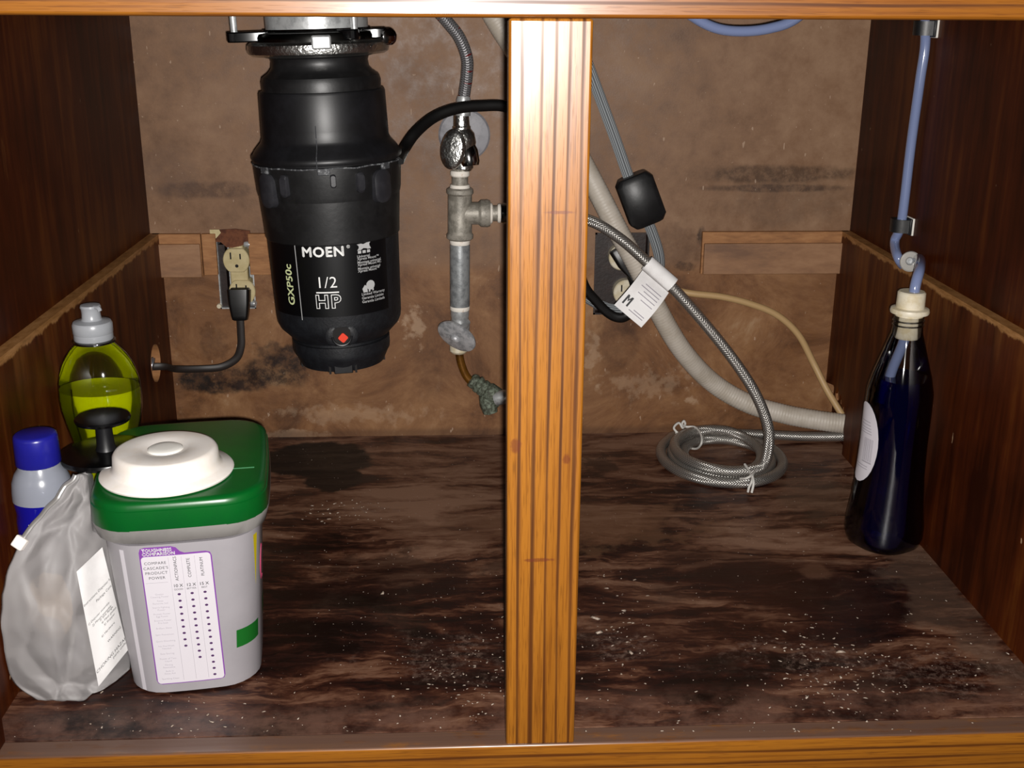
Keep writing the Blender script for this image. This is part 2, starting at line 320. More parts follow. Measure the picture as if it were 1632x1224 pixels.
# ------------------------------------------------------------------ geometry helpers
class G:
    """collects geometry; vertices in world space"""
    def __init__(s): s.v = []; s.f = []; s.uv = {}
    def add(s, vs, fs, uvs=None):
        b = len(s.v); s.v += [V(p) for p in vs]
        for k, f in enumerate(fs):
            if uvs is not None: s.uv[len(s.f)] = uvs[k]
            s.f.append([b + i for i in f])
        return s
    def box(s, a, b, mat=None):
        (x0, y0, z0), (x1, y1, z1) = a, b
        vs = [V((x, y, z)) for z in (z0, z1) for y in (y0, y1) for x in (x0, x1)]
        if mat is not None: vs = [mat @ p for p in vs]
        return s.add(vs, [(0, 2, 3, 1), (4, 5, 7, 6), (0, 1, 5, 4), (2, 6, 7, 3), (0, 4, 6, 2), (1, 3, 7, 5)])
    def loft(s, rings, cap0=True, cap1=True, closed=True):
        n = len(rings[0]); vs = [p for r in rings for p in r]; fs = []
        for i in range(len(rings) - 1):
            for j in range(n if closed else n - 1):
                k = (j + 1) % n
                fs.append((i * n + j, i * n + k, (i + 1) * n + k, (i + 1) * n + j))
        if cap0: fs.append(tuple(range(n - 1, -1, -1)))
        if cap1: fs.append(tuple((len(rings) - 1) * n + j for j in range(n)))
        return s.add(vs, fs)
    def lathe(s, prof, fr, n=40, sx=1., sy=1., cap0=True, cap1=True):
        """prof: (r, z) pairs, bottom to top in the frame fr"""
        return s.loft([[fr @ V((r * sx * math.cos(2 * math.pi * j / n), r * sy * math.sin(2 * math.pi * j / n), z)) for j in range(n)] for r, z in prof], cap0, cap1)
    def tube(s, pts, r, n=12, sub=10, flat=None, up=None, caps=True, rmod=None, spl=True):
        P = spline(pts, sub) if spl else [V(p) for p in pts]
        T = [(P[min(i + 1, len(P) - 1)] - P[max(i - 1, 0)]).normalized() for i in range(len(P))]
        nrm = V(up) if up else (V((0, 0, 1)) if abs(T[0].z) < .9 else V((0, 1, 0)))
        rings = []; L = 0; Ls = []
        for i, p in enumerate(P):
            if i: L += (P[i] - P[i - 1]).length
            Ls.append(L)
            if up is not None: nrm = V(up)
            nrm = (nrm - T[i] * nrm.dot(T[i]))
            if nrm.length < 1e-4: nrm = V((0, 1, 0))
            nrm.normalize(); bi = T[i].cross(nrm)
            rr = (r(L) if callable(r) else r) * (rmod(L) if rmod else 1)
            a, b = (flat if flat else (1, 1))
            rings.append([p + nrm * (rr * a * math.cos(2 * math.pi * j / n)) + bi * (rr * b * math.sin(2 * math.pi * j / n)) for j in range(n)])
        base = len(s.f); s.loft(rings, caps, caps)
        k = base
        for i in range(len(rings) - 1):
            for j in range(n):
                # uv: u = length in half-millimetres, v around in units
                u0, u1 = Ls[i] * 500, Ls[i + 1] * 500; v0, v1 = j * 8. / n, (j + 1) * 8. / n
                s.uv[k] = [(u0, v0), (u0, v1), (u1, v1), (u1, v0)]; k += 1
        return s

def spline(pts, sub=10):
    P = [V(p) for p in pts]
    if len(P) < 3: return [P[0].lerp(P[-1], i / sub) for i in range(sub + 1)]
    Q = [P[0] * 2 - P[1]] + P + [P[-1] * 2 - P[-2]]; out = []
    for i in range(1, len(Q) - 2):
        p0, p1, p2, p3 = Q[i - 1:i + 3]
        # centripetal-ish catmull rom
        for k in range(sub):
            t = k / sub
            out.append(.5 * ((2 * p1) + (p2 - p0) * t + (2 * p0 - 5 * p1 + 4 * p2 - p3) * t * t + (3 * p1 - p0 - 3 * p2 + p3) * t ** 3))
    out.append(P[-1]); return out

def frame(o, z=(0, 0, 1), x=None):
    z = V(z).normalized(); x = V(x) if x is not None else (V((1, 0, 0)) if abs(z.x) < .9 else V((0, 1, 0)))
    x = (x - z * x.dot(z)).normalized(); y = z.cross(x)
    m = Matrix.Identity(4)
    for i in range(3): m[i][0] = x[i]; m[i][1] = y[i]; m[i][2] = z[i]; m[i][3] = o[i]
    return m

def rrect(w, d, r, n=6, bow=0.):
    """rounded rectangle centred on 0, counter-clockwise; bow pushes the long sides out"""
    o = []
    for cx, cy, a0 in ((w / 2 - r, d / 2 - r, 0), (-w / 2 + r, d / 2 - r, 90), (-w / 2 + r, -d / 2 + r, 180), (w / 2 - r, -d / 2 + r, 270)):
        for k in range(n + 1):
            a = math.radians(a0 + 90 * k / n); o.append(V((cx + r * math.cos(a), cy + r * math.sin(a), 0)))
    if bow:
        q = []
        for i, p in enumerate(o):
            q.append(p); nx = o[(i + 1) % len(o)]
            if (nx - p).length > r * .8:
                for k in range(1, 6): q.append(p.lerp(nx, k / 6))
        o = [V((p.x * (1 + bow * (1 - (2 * p.y / d) ** 2) / w * 2), p.y * (1 + bow * (1 - (2 * p.x / w) ** 2) / d * 2), 0)) for p in q]
    return o

def link(name, g, mat, parent=None, sharp=35, bevel=0, origin=None, seg=2):
    me = bpy.data.meshes.new(name)
    org = V((0, 0, 0))
    if parent is not None:
        org = V(parent.get('_o')) if parent.get('_o') is not None else V((0, 0, 0))
    elif origin is not None: org = V(origin)
    me.from_pydata([tuple(p - org) for p in g.v], [], g.f)
    if g.uv:
        ul = me.uv_layers.new(name='UVMap')
        for k, uvs in g.uv.items():
            for li, c in zip(me.polygons[k].loop_indices, uvs): ul.data[li].uv = c
    me.update()
    bm = bmesh.new(); bm.from_mesh(me); bmesh.ops.recalc_face_normals(bm, faces=bm.faces); bm.to_mesh(me); bm.free()
    me.polygons.foreach_set('use_smooth', [True] * len(me.polygons))
    if sharp is not None: me.set_sharp_from_angle(angle=math.radians(sharp))
    me.materials.append(M[mat] if isinstance(mat, str) else mat)
    o = bpy.data.objects.new(name, me); COL.objects.link(o)
    if parent is not None:
        o.parent = parent; o['_o'] = list(org)
    else:
        o.location = org; o['_o'] = list(org)
    if bevel:
        b = o.modifiers.new('bevel', 'BEVEL'); b.width = bevel; b.segments = seg; b.limit_method = 'ANGLE'; b.angle_limit = math.radians(40)
    return o

def tag(o, label, cat, group=None, kind=None):
    o['label'] = label; o['category'] = cat
    if group: o['group'] = group
    if kind: o['kind'] = kind
    return o
def thing(name, label, cat, loc, group=None):
    o = bpy.data.objects.new(name, None); COL.objects.link(o); o.location = loc; o['_o'] = list(loc); o.empty_display_size = .02
    return tag(o, label, cat, group)
def base_of(g):
    xs = [p.x for p in g.v]; ys = [p.y for p in g.v]; zs = [p.z for p in g.v]
    return V(((min(xs) + max(xs)) / 2, (min(ys) + max(ys)) / 2, min(zs)))
def solo(name, g, mat, label, cat, group=None, **k):
    return tag(link(name, g, mat, origin=base_of(g), **k), label, cat, group)
def structure(name, g, mat, **k):
    o = link(name, g, mat, **k); o['kind'] = 'structure'; return o

_tc = {}
def text2d(s, size, off=0., align='CENTER', spacing=1., shear=0.):
    key = (s, off, align, spacing, shear)
    if key not in _tc:
        c = bpy.data.curves.new('t', 'FONT'); c.body = s; c.size = 1; c.offset = off; c.align_x = align; c.align_y = 'CENTER'; c.space_character = spacing; c.shear = shear; c.resolution_u = 3
        c.fill_mode = 'FRONT'
        o = bpy.data.objects.new('t', c); COL.objects.link(o)
        dg = bpy.context.evaluated_depsgraph_get(); dg.update()
        me = bpy.data.meshes.new_from_object(o.evaluated_get(dg))
        _tc[key] = ([(v.co.x, v.co.y) for v in me.vertices], [tuple(p.vertices) for p in me.polygons])
        bpy.data.meshes.remove(me); bpy.data.objects.remove(o); bpy.data.curves.remove(c)
    vs, fs = _tc[key]
    return [(x * size, y * size) for x, y in vs], fs
def put_text(g, s, size, fn, **k):
    bold = k.pop('bold', 0)
    vs, fs = text2d(s, size, **k)
    for dx, dy in (((0, 0),) if not bold else ((-bold, 0), (bold, 0), (0, bold), (0, -bold), (0, 0))): g.add([fn(x + dx, y + dy) for x, y in vs], fs)
    return g
def quad2d(g, x0, y0, x1, y1, fn, nx=1, ny=1):
    vs = [fn(x0 + (x1 - x0) * i / nx, y0 + (y1 - y0) * j / ny) for j in range(ny + 1) for i in range(nx + 1)]
    g.add(vs, [(j * (nx + 1) + i, j * (nx + 1) + i + 1, (j + 1) * (nx + 1) + i + 1, (j + 1) * (nx + 1) + i) for j in range(ny) for i in range(nx)]); return g
def poly2d(g, pts, fn):
    g.add([fn(x, y) for x, y in pts], [tuple(range(len(pts)))]); return g

def plate(outer, holes, fn, t):
    """flat plate with holes: 2-D outlines mapped by fn(a, b, depth)"""
    bm = bmesh.new(); ed = []
    for loop in [outer] + holes:
        vs = [bm.verts.new((a, b, 0)) for a, b in loop]
        ed += [bm.edges.new((vs[i], vs[(i + 1) % len(vs)])) for i in range(len(vs))]
    bmesh.ops.triangle_fill(bm, edges=ed, use_beauty=True)
    fs = list(bm.faces)
    r = bmesh.ops.extrude_face_region(bm, geom=fs)
    for x in r['geom']:
        if isinstance(x, bmesh.types.BMVert): x.co.z = t
    bm.verts.index_update()
    g = G(); g.add([fn(*v.co) for v in bm.verts], [[v.index for v in f.verts] for f in bm.faces]); bm.free(); return g
def circle(c, r, n=32, ry=None): return [(c[0] + r * math.cos(2 * math.pi * i / n), c[1] + (ry or r) * math.sin(2 * math.pi * i / n)) for i in range(n)]
def rect(a0, b0, a1, b1): return [(a0, b0), (a1, b0), (a1, b1), (a0, b1)]

# ------------------------------------------------------------------ the cabinet itself
LH = at(252, 578, D)                       # cable hole low in the left side, near the back
LH = V((0, 0.535, 0.1145))
OB = (0.0715, 0.158, 0.1115, 0.2430)       # left outlet opening x0 z0 x1 z1
OR = (0.4985, 0.148, 0.5610, 0.2440)       # right outlet opening
structure('floor', G().box((0, FT, -.016), (W, D, 0)), 'floor')
structure('wall_back', plate(rect(-.02, -.016, W + .02, TOPZ), [rect(*OB), rect(*OR)], lambda a, b, c: V((a, D + c, b)), .012), 'back')
wl = structure('wall_left', plate([(0, -.016), (D, -.016), (D, TOPZ), (0, TOPZ)], [circle((LH.y, LH.z), .0195)], lambda a, b, c: V((-c, a, b)), .014), 'side')
lo = link('lower_lining', plate([(FT, 0), (D, 0), (D, HC), (FT, HC)], [circle((LH.y, LH.z), .0195, ry=.0215)], lambda a, b, c: V((INS - c, a, b)), INS), 'side_low', wl)
wr = structure('wall_right', plate([(0, -.016), (D, -.016), (D, TOPZ), (0, TOPZ)], [], lambda a, b, c: V((W + c, a, b)), .014), 'side')
rh = [(D, .0), (.525, .0), (.524, .018), (.528, .030), (.526, .047), (.533, .050), (.536, .058), (.541, .052), (.548, .066), (.552, .057), (.560, .071), (.566, .060), (.575, .067), (D, .062)]
link('lower_lining', plate([(FT, 0)] + [(a, b) for a, b in rh[1:]] + [(D, .062), (D, HC), (FT, HC)], [], lambda a, b, c: V((W - INS + c, a, b)), INS), 'side_low', wr)
g = G()
for a, b, h, l in ((.533, .045, .022, .006), (.541, .048, .026, .005), (.550, .052, .02, .006), (.562, .055, .022, .007), (.572, .050, .02, .006), (.529, .020, .03, .004)):
    g.loft([[V((W - INS + .004 + dx * .5, a + dy, b + hh)) for dx, dy in ((-.003, -l / 2 * k), (.003, -l / 2 * k), (.003, l / 2 * k), (-.003, l / 2 * k))] for hh, k in ((0, .9), (h * .6, .8), (h, .2))])
link('splinters', g, 'bare', wr)
# rim of bare wood inside the left cable hole
g = G(); ring = []
for rr, xx in ((.0195, INS + .0003), (.0195, -.0138), (.0190, -.0138), (.0190, INS + .0003)):
    ring.append([V((xx, LH.y + rr * math.cos(2 * math.pi * j / 32), LH.z + rr * 1.08 * math.sin(2 * math.pi * j / 32))) for j in range(32)])
g.loft(ring + [ring[0]], False, False); link('hole_rim', g, 'bare', wl)
structure('ceiling', G().box((-.014, 0, TOPZ), (W + .014, D + .012, TOPZ + .02)), 'side')
# face frame: stile, rails, outer stiles
structure('trim_1', G().box((SX, 0, 0), (SX + SW, FT, H)), 'oak_v', bevel=.0016)
structure('trim_2', G().box((-.03, 0, H), (W + .03, FT, TOPZ)), 'oak_h', bevel=.0022)
structure('trim_3', G().box((-.03, 0, -.09), (W + .03, FT, 0)), 'oak_h', bevel=.0016)
structure('trim_4', G().box((-.03, 0.0002, 0), (.0235, FT, H)), 'side', bevel=.0012)
structure('trim_5', G().box((.7675, 0.0002, 0), (W + .03, FT, H)), 'side', bevel=.0012)
# battens on the back wall
t1 = structure('trim_6', G().box((INS * .2, D - .006, .1965), (.0560, D, HC)), 'bare', bevel=.0006)
link('cover_strip', G().box((INS * .2, D - .010, .1965), (.0555, D - .0058, .2345)), 'batten', t1, bevel=.001)
structure('trim_7', G().box((.0572, D - .006, .1985), (.0725, D, HC)), 'bare', bevel=.0006)
structure('trim_8', G().box((.1085, D - .006, .1985), (.165, D, HC)), 'bare', bevel=.0006)
t1 = structure('trim_9', G().box((.6205, D - .006, .1965), (W - INS * .2, D, HC)), 'bare', bevel=.0006)
link('cover_strip', G().box((.6225, D - .010, .1965), (W - INS * .2, D - .0058, .2325)), 'batten', t1, bevel=.001)

# ------------------------------------------------------------------ garbage disposal
AY = .42
B0 = at(547, 572, AY); T0 = at(505, 40, AY); B0.y = T0.y = AY
AX = (T0 - B0).normalized()
FD = V((CAM.x - B0.x, CAM.y - B0.y, 0)); FD = (FD - AX * FD.dot(AX)).normalized(); RT = AX.cross(FD) * 1.0
if RT.dot(CR) < 0: RT = -RT
def dz(py, rad):      # height along the axis of the front surface point seen at pixel row py
    p = at(535, py, AY - rad); return (p - B0).dot(AX)
def zs(py): return (at(530, py, AY) - B0).dot(AX)   # of a silhouette point
def onc(th, z, r): return B0 + AX * z + FD * (r * math.cos(th)) + RT * (r * math.sin(th))
DF = Matrix.Identity(4)
for i in range(3): DF[i][0] = RT[i]; DF[i][1] = -FD[i]; DF[i][2] = AX[i]; DF[i][3] = B0[i]
gd = thing('garbage_disposal', 'black garbage disposal with lettered front hanging from the sink mount', 'disposal', tuple(B0))
zt = (T0 - B0).length
# base cap
R0 = .0475
g = G().lathe([(.030, -.004), (.0405, -.0005), (.0432, .005), (.0455, .010), (.0470, .0125), (.0475, .016), (.0475, .0245), (.0440, .0245), (.0440, .028), (.048, .028)], DF, 56)
link('base_cap', g, 'black_grain', gd)
for th in (-.32, .30, 1.5, -1.4):
    p = onc(th, .003, .0405); link('base_rib', G().box((-.0010, -.003, -.005), (.0010, .0025, .005), frame(p, AX, RT)), 'slot', gd)
g = G().box((-.009, -.002, -.0065), (.009, .002, .004), frame(onc(.0, .0045, .0408), AX, RT)); link('base_tab', g, 'black', gd, bevel=.0008)
z_lab0, z_lab1 = dz(511, .06), dz(371, .063)
# lower housing
z1 = zs(525); z2 = zs(508)
g = G().lathe([(.0475, z1 - .003), (.050, z1), (.0575, z2 - .003), (.0598, z2 + .002), (.0605, z2 + .008), (.0625, zs(372))], DF, 64); link('lower_housing', g, 'black_grain', gd)
g = G().lathe([(.0625, zs(372)), (.0637, zs(370)), (.0645, zs(345)), (.0662, zs(305)), (.066, zs(262))], DF, 64); link('motor_sleeve', g, 'black_rubber', gd)
# clamp band with hanging lugs
g = G().lathe([(.0665, zs(306)), (.0675, zs(298)), (.0688, zs(262)), (.0690, zs(254)), (.0660, zs(252))], DF, 64); band = link('clamp_band', g, 'black_rubber', gd)
for th, w_, h_ in ((-.92, .020, .031), (-.60, .008, .020), (.76, .020, .030), (.42, .008, .018), (.06, .005, .012), (2.2, .020, .030), (-2.2, .020, .030)):
    g = G()
    p = onc(th, zs(262) - h_ / 2, .0672); out = (p - B0); out = (out - AX * out.dot(AX)).normalized()
    rr = rrect(w_, h_, min(w_, h_) * .42, 5); fr_ = frame(p, out, AX.cross(out))
    g.loft([[fr_ @ V((q.x * k, q.y * k, d)) for q in rr] for d, k in ((-.003, 1.05), (.0036, 1.0), (.0050, .8))])
    link('clamp_lug', g, 'lug', band)
# scuffed grey parting edge
g = G(); pts = []
for i in range(97):
    th = -math.pi + 2 * math.pi * i / 96
    pts.append(onc(th, zs(254) + .0014 * noise.noise(V((th * 4, 2, 3))), .0690 + .0003))
g.tube(pts, .00075, 6, 1, spl=False); link('parting_edge', g, 'seam_grey', band)
# upper housing
g = G().lathe([(.0685, zs(252)), (.0692, zs(242)), (.0665, zs(234)), (.0605, zs(222)), (.0590, zs(216)), (.0588, zs(200)), (.0580, zs(146)), (.0572, zs(142)), (.0545, zs(141))], DF, 64); up_ = link('upper_housing', g, 'black', gd)
g = G().lathe([(.0693, zs(250)), (.0700, zs(247)), (.0700, zs(243)), (.0690, zs(240))], DF, 64, cap0=False, cap1=False); link('shoulder_bead', g, 'black', up_)
g = G().tube([onc(-.13, zs(258) , .0694), onc(-.13, zs(242), .0700), onc(-.13, zs(232), .0662), onc(-.13, zs(222), .0612), onc(-.13, zs(190), .0594)], .0005, 6, 8); link('mould_line', g, 'seam_grey', up_)
for th in (-.95, -.05, .85):
    g = G().box((-.0055, -.001, -.003), (.0055, .001, .003), frame(onc(th, zs(258), .0692), AX, RT * math.cos(th) - FD * math.sin(th)))
    link('latch_tab', g, 'seam_grey', up_, bevel=.0006)
g = G().lathe([(.0545, zs(142)), (.0548, zs(128)), (.0535, zs(120)), (.0480, zs(113)), (.0448, zs(106)), (.0440, zs(96)), (.0450, zs(90)), (.052, zs(87))], DF, 56); link('rubber_neck', g, 'black_rubber', gd)
# chrome support ring and black mounting ring, tube, screws
g = G().lathe([(.0480, zs(88)), (.0600, zs(86)), (.0635, zs(82)), (.0645, zs(76)), (.0640, zs(68)), (.0615, zs(64)), (.056, zs(63))], DF, 64); sr = link('support_ring', g, 'chrome_rough', gd)
g = G().box((-.0085, -.0022, -.0065), (.0085, .0022, .0055), frame(onc(.05, dz(66, .064), .0635), AX, RT)); link('ring_tab', g, 'steel', sr, bevel=.0018, seg=3)
g = G().lathe([(.052, zs(68)), (.0570, zs(66)), (.0575, zs(56)), (.0560, zs(50)), (.0500, zs(48))], DF, 56); mr = link('mounting_ring', g, 'dark_chrome', gd)
for th, L in ((-1.35, .080), (.55, .062), (1.15, .066)):
    g = G()
    d = FD * math.cos(th) + RT * math.sin(th); fr_ = frame(onc(0, zs(54), 0), AX, d)
    rr = [V((.045, -.011, 0)), V((L - .006, -.008, 0)), V((L, -.004, 0)), V((L + .0015, 0, 0)), V((L, .004, 0)), V((L - .006, .008, 0)), V((.045, .011, 0))]
    g.loft([[fr_ @ V((q.x, q.y, h)) for q in rr] for h in (-.0045, .0045)])
    link('ring_ear', g, 'black_gloss', mr, bevel=.0012)
for th, L in ((-1.35, .0745), (.62, .056), (2.9, .062)):
    p = onc(th, zs(58), L); g = G().lathe([(.0042, 0), (.0042, .006), (.0030, .006), (.0030, zt - zs(58) + .05)], frame(p, AX), 16); link('mounting_screw', g, 'steel', gd)
p = onc(1.12, zs(60), .066); out = FD * math.cos(.5) + RT * math.sin(.5)
g = G().lathe([(.0, -.001), (.0072, -.001), (.0072, .003), (.0050, .0042), (0, .0042)], frame(p + out * .006, out), 24, cap0=False, cap1=False); link('round_nut', g, 'chrome', mr)
p = onc(.60, dz(60, .058), .0585); out = FD * math.cos(.6) + RT * math.sin(.6)
g = G().lathe([(.0045, -.002), (.0045, .0015), (.003, .003), (.0005, .0035)], frame(p, out), 20); link('round_nut', g, 'chrome', mr)
g = G().lathe([(.0480, zs(50)), (.0480, zs(46)), (.0462, zs(44)), (.0462, zt + .10)], DF, 56); link('drain_tube', g, 'steel', gd)
g = G().lathe([(.0482, zs(48)), (.0492, zs(46)), (.0482, zs(44))], DF, 56, cap0=False, cap1=False); link('snap_ring', g, 'chrome', gd)

# name plate and its print
RL = lambda z: .0605 + (.0625 - .0605) * (z - z2) / (zs(372) - z2)
def onlab(lift):
    def fn(th, z): return onc(th, z, RL(z) + lift)
    return fn
g = G(); lo_th, hi_th = math.radians(-73), math.radians(50)
quad2d(g, lo_th, dz(505, .06), hi_th, dz(375, .063), onlab(.0003), 40, 4)
pl = link('name_plate', g, 'name_plate', gd)
def cyl_text(g, s, size, thc, py, lift=.0006, rot=0., sx=1., **k):
    zc = dz(py, .061 * math.cos(thc)); ca, sa = math.cos(rot), math.sin(rot)
    def fn(x, y):
        x *= sx
        X, Y = x * ca - y * sa, x * sa + y * ca
        return onlab(lift)(thc + X / .0615, zc + Y)
    return put_text(g, s, size, fn, **k)
dg = math.radians
g = G(); cyl_text(g, 'MOEN', .0126, dg(-9.6), 401, bold=.00042, spacing=1.10, sx=1.02); cyl_text(g, '®', .0042, dg(12), 394)
cyl_text(g, '1/2', .0150, dg(-8.5), 450, off=-.004, spacing=1.05); cyl_text(g, 'HP', .0172, dg(-8.5), 481, off=.050, spacing=1.22)
zc = dz(465.5, .061); quad2d(g, dg(-18), zc - .0006, dg(1.5), zc + .0006, onlab(.0006), 8, 1)
link('lettering', g, 'print_white', pl, sharp=None)
g = G(); cyl_text(g, 'HP', .0172, dg(-8.5), 481, off=.012, spacing=1.22, lift=.0009); link('lettering', g, 'name_plate', pl, sharp=None)
g = G(); cyl_text(g, 'GXP50c', .0112, dg(-43.5), 449, rot=math.pi / 2, off=.018, spacing=1.0, sx=1.04); link('lettering', g, 'print_lime', pl, sharp=None)['label'] = 'lime green model lettering running up the side'
g = G(); a = onlab(.0006); quad2d(g, dg(-34.3), dz(507, .052), dg(-33.6), dz(377, .052), a, 1, 6); link('rule_line', g, 'print_grey', pl, sharp=None)
g = G()
for s, py in (('Universal', 411), ('Xpress Mount™', 415), ('Montage universel', 420.5), ('Xpress Mount MC', 424.5), ('Montaje universal', 430.5), ('Xpress Mount™', 434.5)):
    cyl_text(g, s, .0034, dg(19), py, align='LEFT', off=.01)
for s, py in (('Limited Warranty', 472), ('Garantie Limitée', 478), ('Garantía Limitada', 484)):
    cyl_text(g, s, .0036, dg(21), py, align='LEFT', off=.01)
z0 = dz(394, .054)
for i in range(3): quad2d(g, dg(20 + i * 4.2), dz(405, .054), dg(23 + i * 4.2), dz(400.5, .054), onlab(.0006), 2, 1)
poly2d(g, [(dg(19.5), dz(390, .054)), (dg(32), dz(388.5, .054)), (dg(31), dz(391, .054)), (dg(31), dz(394, .054)), (dg(32.5), dz(399, .054)), (dg(19.5), dz(400, .054)), (dg(21), dz(396, .054)), (dg(21), dz(393, .054))][::-1], onlab(.0006))
poly2d(g, [(dg(23), dz(468, .054)), (dg(22), dz(462, .054)), (dg(24.5), dz(456, .054)), (dg(26.5), dz(459, .054)), (dg(27), dz(468, .054))][::-1], onlab(.0006))
poly2d(g, [(dg(30) + .075 * math.cos(a_ / 12 * 2 * math.pi), dz(457.5, .054) + .0046 * math.sin(a_ / 12 * 2 * math.pi)) for a_ in range(12)], onlab(.0006))
quad2d(g, dg(28), dz(468, .054), dg(29.5), dz(460, .054), onlab(.0006)); quad2d(g, dg(31.5), dz(467, .054), dg(33), dz(460, .054), onlab(.0006))
link('lettering', g, 'print_grey', pl, sharp=None)
# reset button boss
thb = dg(1.0); zb = dz(534, .055); p = onc(thb, zb, .0560); out = (FD * math.cos(thb) + RT * math.sin(thb)); fr_ = frame(p, out, RT)
rr = rrect(.030, .019, .0088, 6)
g = G().loft([[fr_ @ V((q.x, q.y, d)) for q in rr] for d in (-.006, .0035)] + [[fr_ @ V((q.x * .8, q.y * .8, .005)) for q in rr]]); bs = link('reset_boss', g, 'black_grain', gd)
rr = rrect(.0165, .0165, .005, 5)
g = G().loft([[fr_ @ V((q.x, q.y + .0005, d)) for q in rr] for d in (.0049, .0053)]); link('recess', g, 'slot', bs)
g = G().tube([fr_ @ V((.0088 * math.cos(a), .0088 * math.sin(a), .0052)) for a in [math.pi + math.pi * k / 12 for k in range(13)]], .0012, 8, 2); link('recess_rim', g, 'black', bs)
fr2 = frame(fr_ @ V((.001, -.001, .0052)), out, (RT + AX).normalized())
g = G().loft([[fr2 @ V((q.x, q.y, d)) for q in rrect(.0072, .0072, .0014, 3)] for d in (0, .002)]); link('reset_button', g, 'red', bs)

# ------------------------------------------------------------------ supply pipe assembly
PY = D - .042
def pa(x, y, Y=PY): return at(x, y, Y)
pipe = thing('water_pipe', 'galvanised water pipe with tee and old shutoff valves on the back wall', 'pipe', tuple(pa(733, 560)))
e = at(740, 215, D)
g = G().lathe([(.0285, 0), (.0285, .0012), (.0265, .0035), (.016, .0055), (.012, .0055)], frame(e, (0, -1, 0)), 40); link('wall_plate', g, 'escutcheon', pipe)
g = G().lathe([(.0105, 0), (.0105, .030)], frame(e + V((0, -.004, 0)), (0, -1, 0)), 24); link('wall_nipple', g, 'steel', pipe)
def seg(name, y0, y1, prof, mat, x0=733, x1=733, n=28, lab=None):
    a = pa(x0, y1); b = pa(x1, y0); L = (b - a).length
    g = G().lathe([(r, t * L) for r, t in prof], frame(a, b - a), n); o = link(name, g, mat, pipe)
    if lab: o['label'] = lab
    return o
sv = seg('shutoff_valve', 184, 272, [(.0090, 0), (.0112, .05), (.0112, .2), (.0098, .25), (.0135, .38), (.0150, .52), (.0135, .68), (.0098, .76), (.0098, .80), (.0088, .82), (.0082, 1)], 'chrome_rough', 738, 735)
# oval lettered handle in front of the valve body
hc = pa(722, 238, PY - .020); hd = (CAM - hc).normalized() + V((-.35, 0, .0)); hd.normalize()
fr_ = frame(hc, hd, V((.12, 0, 1)))
g = G().lathe([(.3, -.004), (.9, -.0035), (1, -.001), (1, .002), (.85, .0045), (.5, .0055), (.001, .006)], fr_ @ Matrix.Diagonal((.021, .0135, 1, 1)), 28); hn = link('valve_handle', g, 'chrome_rough', sv)
g = G().lathe([(.005, 0), (.005, .02)], frame(hc, -hd), 16); link('handle_stem', g, 'chrome', sv)
b2 = pa(747, 250, PY - .004)
g = G().lathe([(.0095, -.010), (.0110, -.006), (.0110, .006), (.009, .012), (.007, .020)], frame(b2, V((.15, -.2, -1)) * -1), 20); link('valve_outlet', g, 'chrome', sv)
seg('thread_tape', 272, 281, [(.0094, 0), (.0104, .2), (.0104, .8), (.0096, 1)], 'tape')
seg('nipple', 280, 296, [(.0088, 0), (.0088, 1)], 'zinc')
seg('thread_tape', 294, 302, [(.0102, 0), (.0110, .3), (.0104, 1)], 'tape')
tee = seg('tee_fitting', 299, 382, [(.0122, 0), (.0145, .03), (.0148, .10), (.0132, .14), (.0130, .86), (.0148, .90), (.0145, .97), (.0122, 1)], 'zinc')
c_ = pa(733, 340); d_ = pa(785, 340)
g = G().lathe([(.0120, 0), (.0122, .020), (.0148, .023), (.0150, .030), (.0138, .033)], frame(c_, d_ - c_), 28); link('tee_branch', g, 'zinc', tee)
def hseg(name, x0, x1, prof, mat):
    a = pa(x0, 340); b = pa(x1, 340); L = (b - a).length
    return link(name, G().lathe([(r, t * L) for r, t in prof], frame(a, b - a), 28), mat, pipe)
hseg('thread_tape', 779, 785, [(.0100, 0), (.0112, .3), (.0112, .7), (.0100, 1)], 'tape')
hseg('nipple', 783, 795, [(.0086, 0), (.0086, 1)], 'zinc')
hseg('thread_tape', 793, 799, [(.0096, 0), (.0104, .3), (.0104, .7), (.0096, 1)], 'tape')
hseg('coupling_nut', 798, 830, [(.0100, 0), (.0112, .1), (.0112, .55), (.009, .62), (.008, 1)], 'dark_chrome')
seg('thread_tape', 381, 391, [(.0100, 0), (.0110, .3), (.0112, .7), (.0105, 1)], 'tape', lab='stained thread tape below the tee')
seg('pipe_length', 388, 488, [(.0108, 0), (.0110, .03), (.0110, .97), (.0104, 1)], 'zinc_blue')
seg('thread_tape', 486, 495, [(.0100, 0), (.0110, .3), (.0110, .8), (.0102, 1)], 'tape')
seg('valve_body', 494, 548, [(.0092, 0), (.0105, .2), (.0112, .55), (.0100, .72), (.0098, .8), (.0104, .85), (.0104, 1)], 'steel')
hc = pa(728, 536, PY - .022); fr_ = frame(hc, V((-.38, -1.0, -.50)), V((.55, .1, -.62)))
fr_ = frame(hc, ((CAM - hc).normalized() * .62 - CR * .42 - CU * .62).normalized(), CR * .83 - CU * .55)
g = G().lathe([(.55, -.004), (.95, -.003), (1, 0), (.97, .002), (.8, .0032), (.25, .0042), (.24, .006), (.15, .0075), (.001, .0078)], fr_ @ Matrix.Diagonal((.0235, .0180, 1, 1)), 36)
ohv = link('round_handle', g, worn('scuffed_cast_handle', '#c6c6c8', '#96989b', .4, .35, 130, .4), pipe)
g = G().lathe([(.0045, -.026), (.0045, 0)], fr_, 14); link('handle_stem', g, 'steel', ohv)
seg('compression_nut', 546, 562, [(.0080, 0), (.0100, .2), (.0100, .7), (.0085, 1)], 'ivory_white', 731, 731)
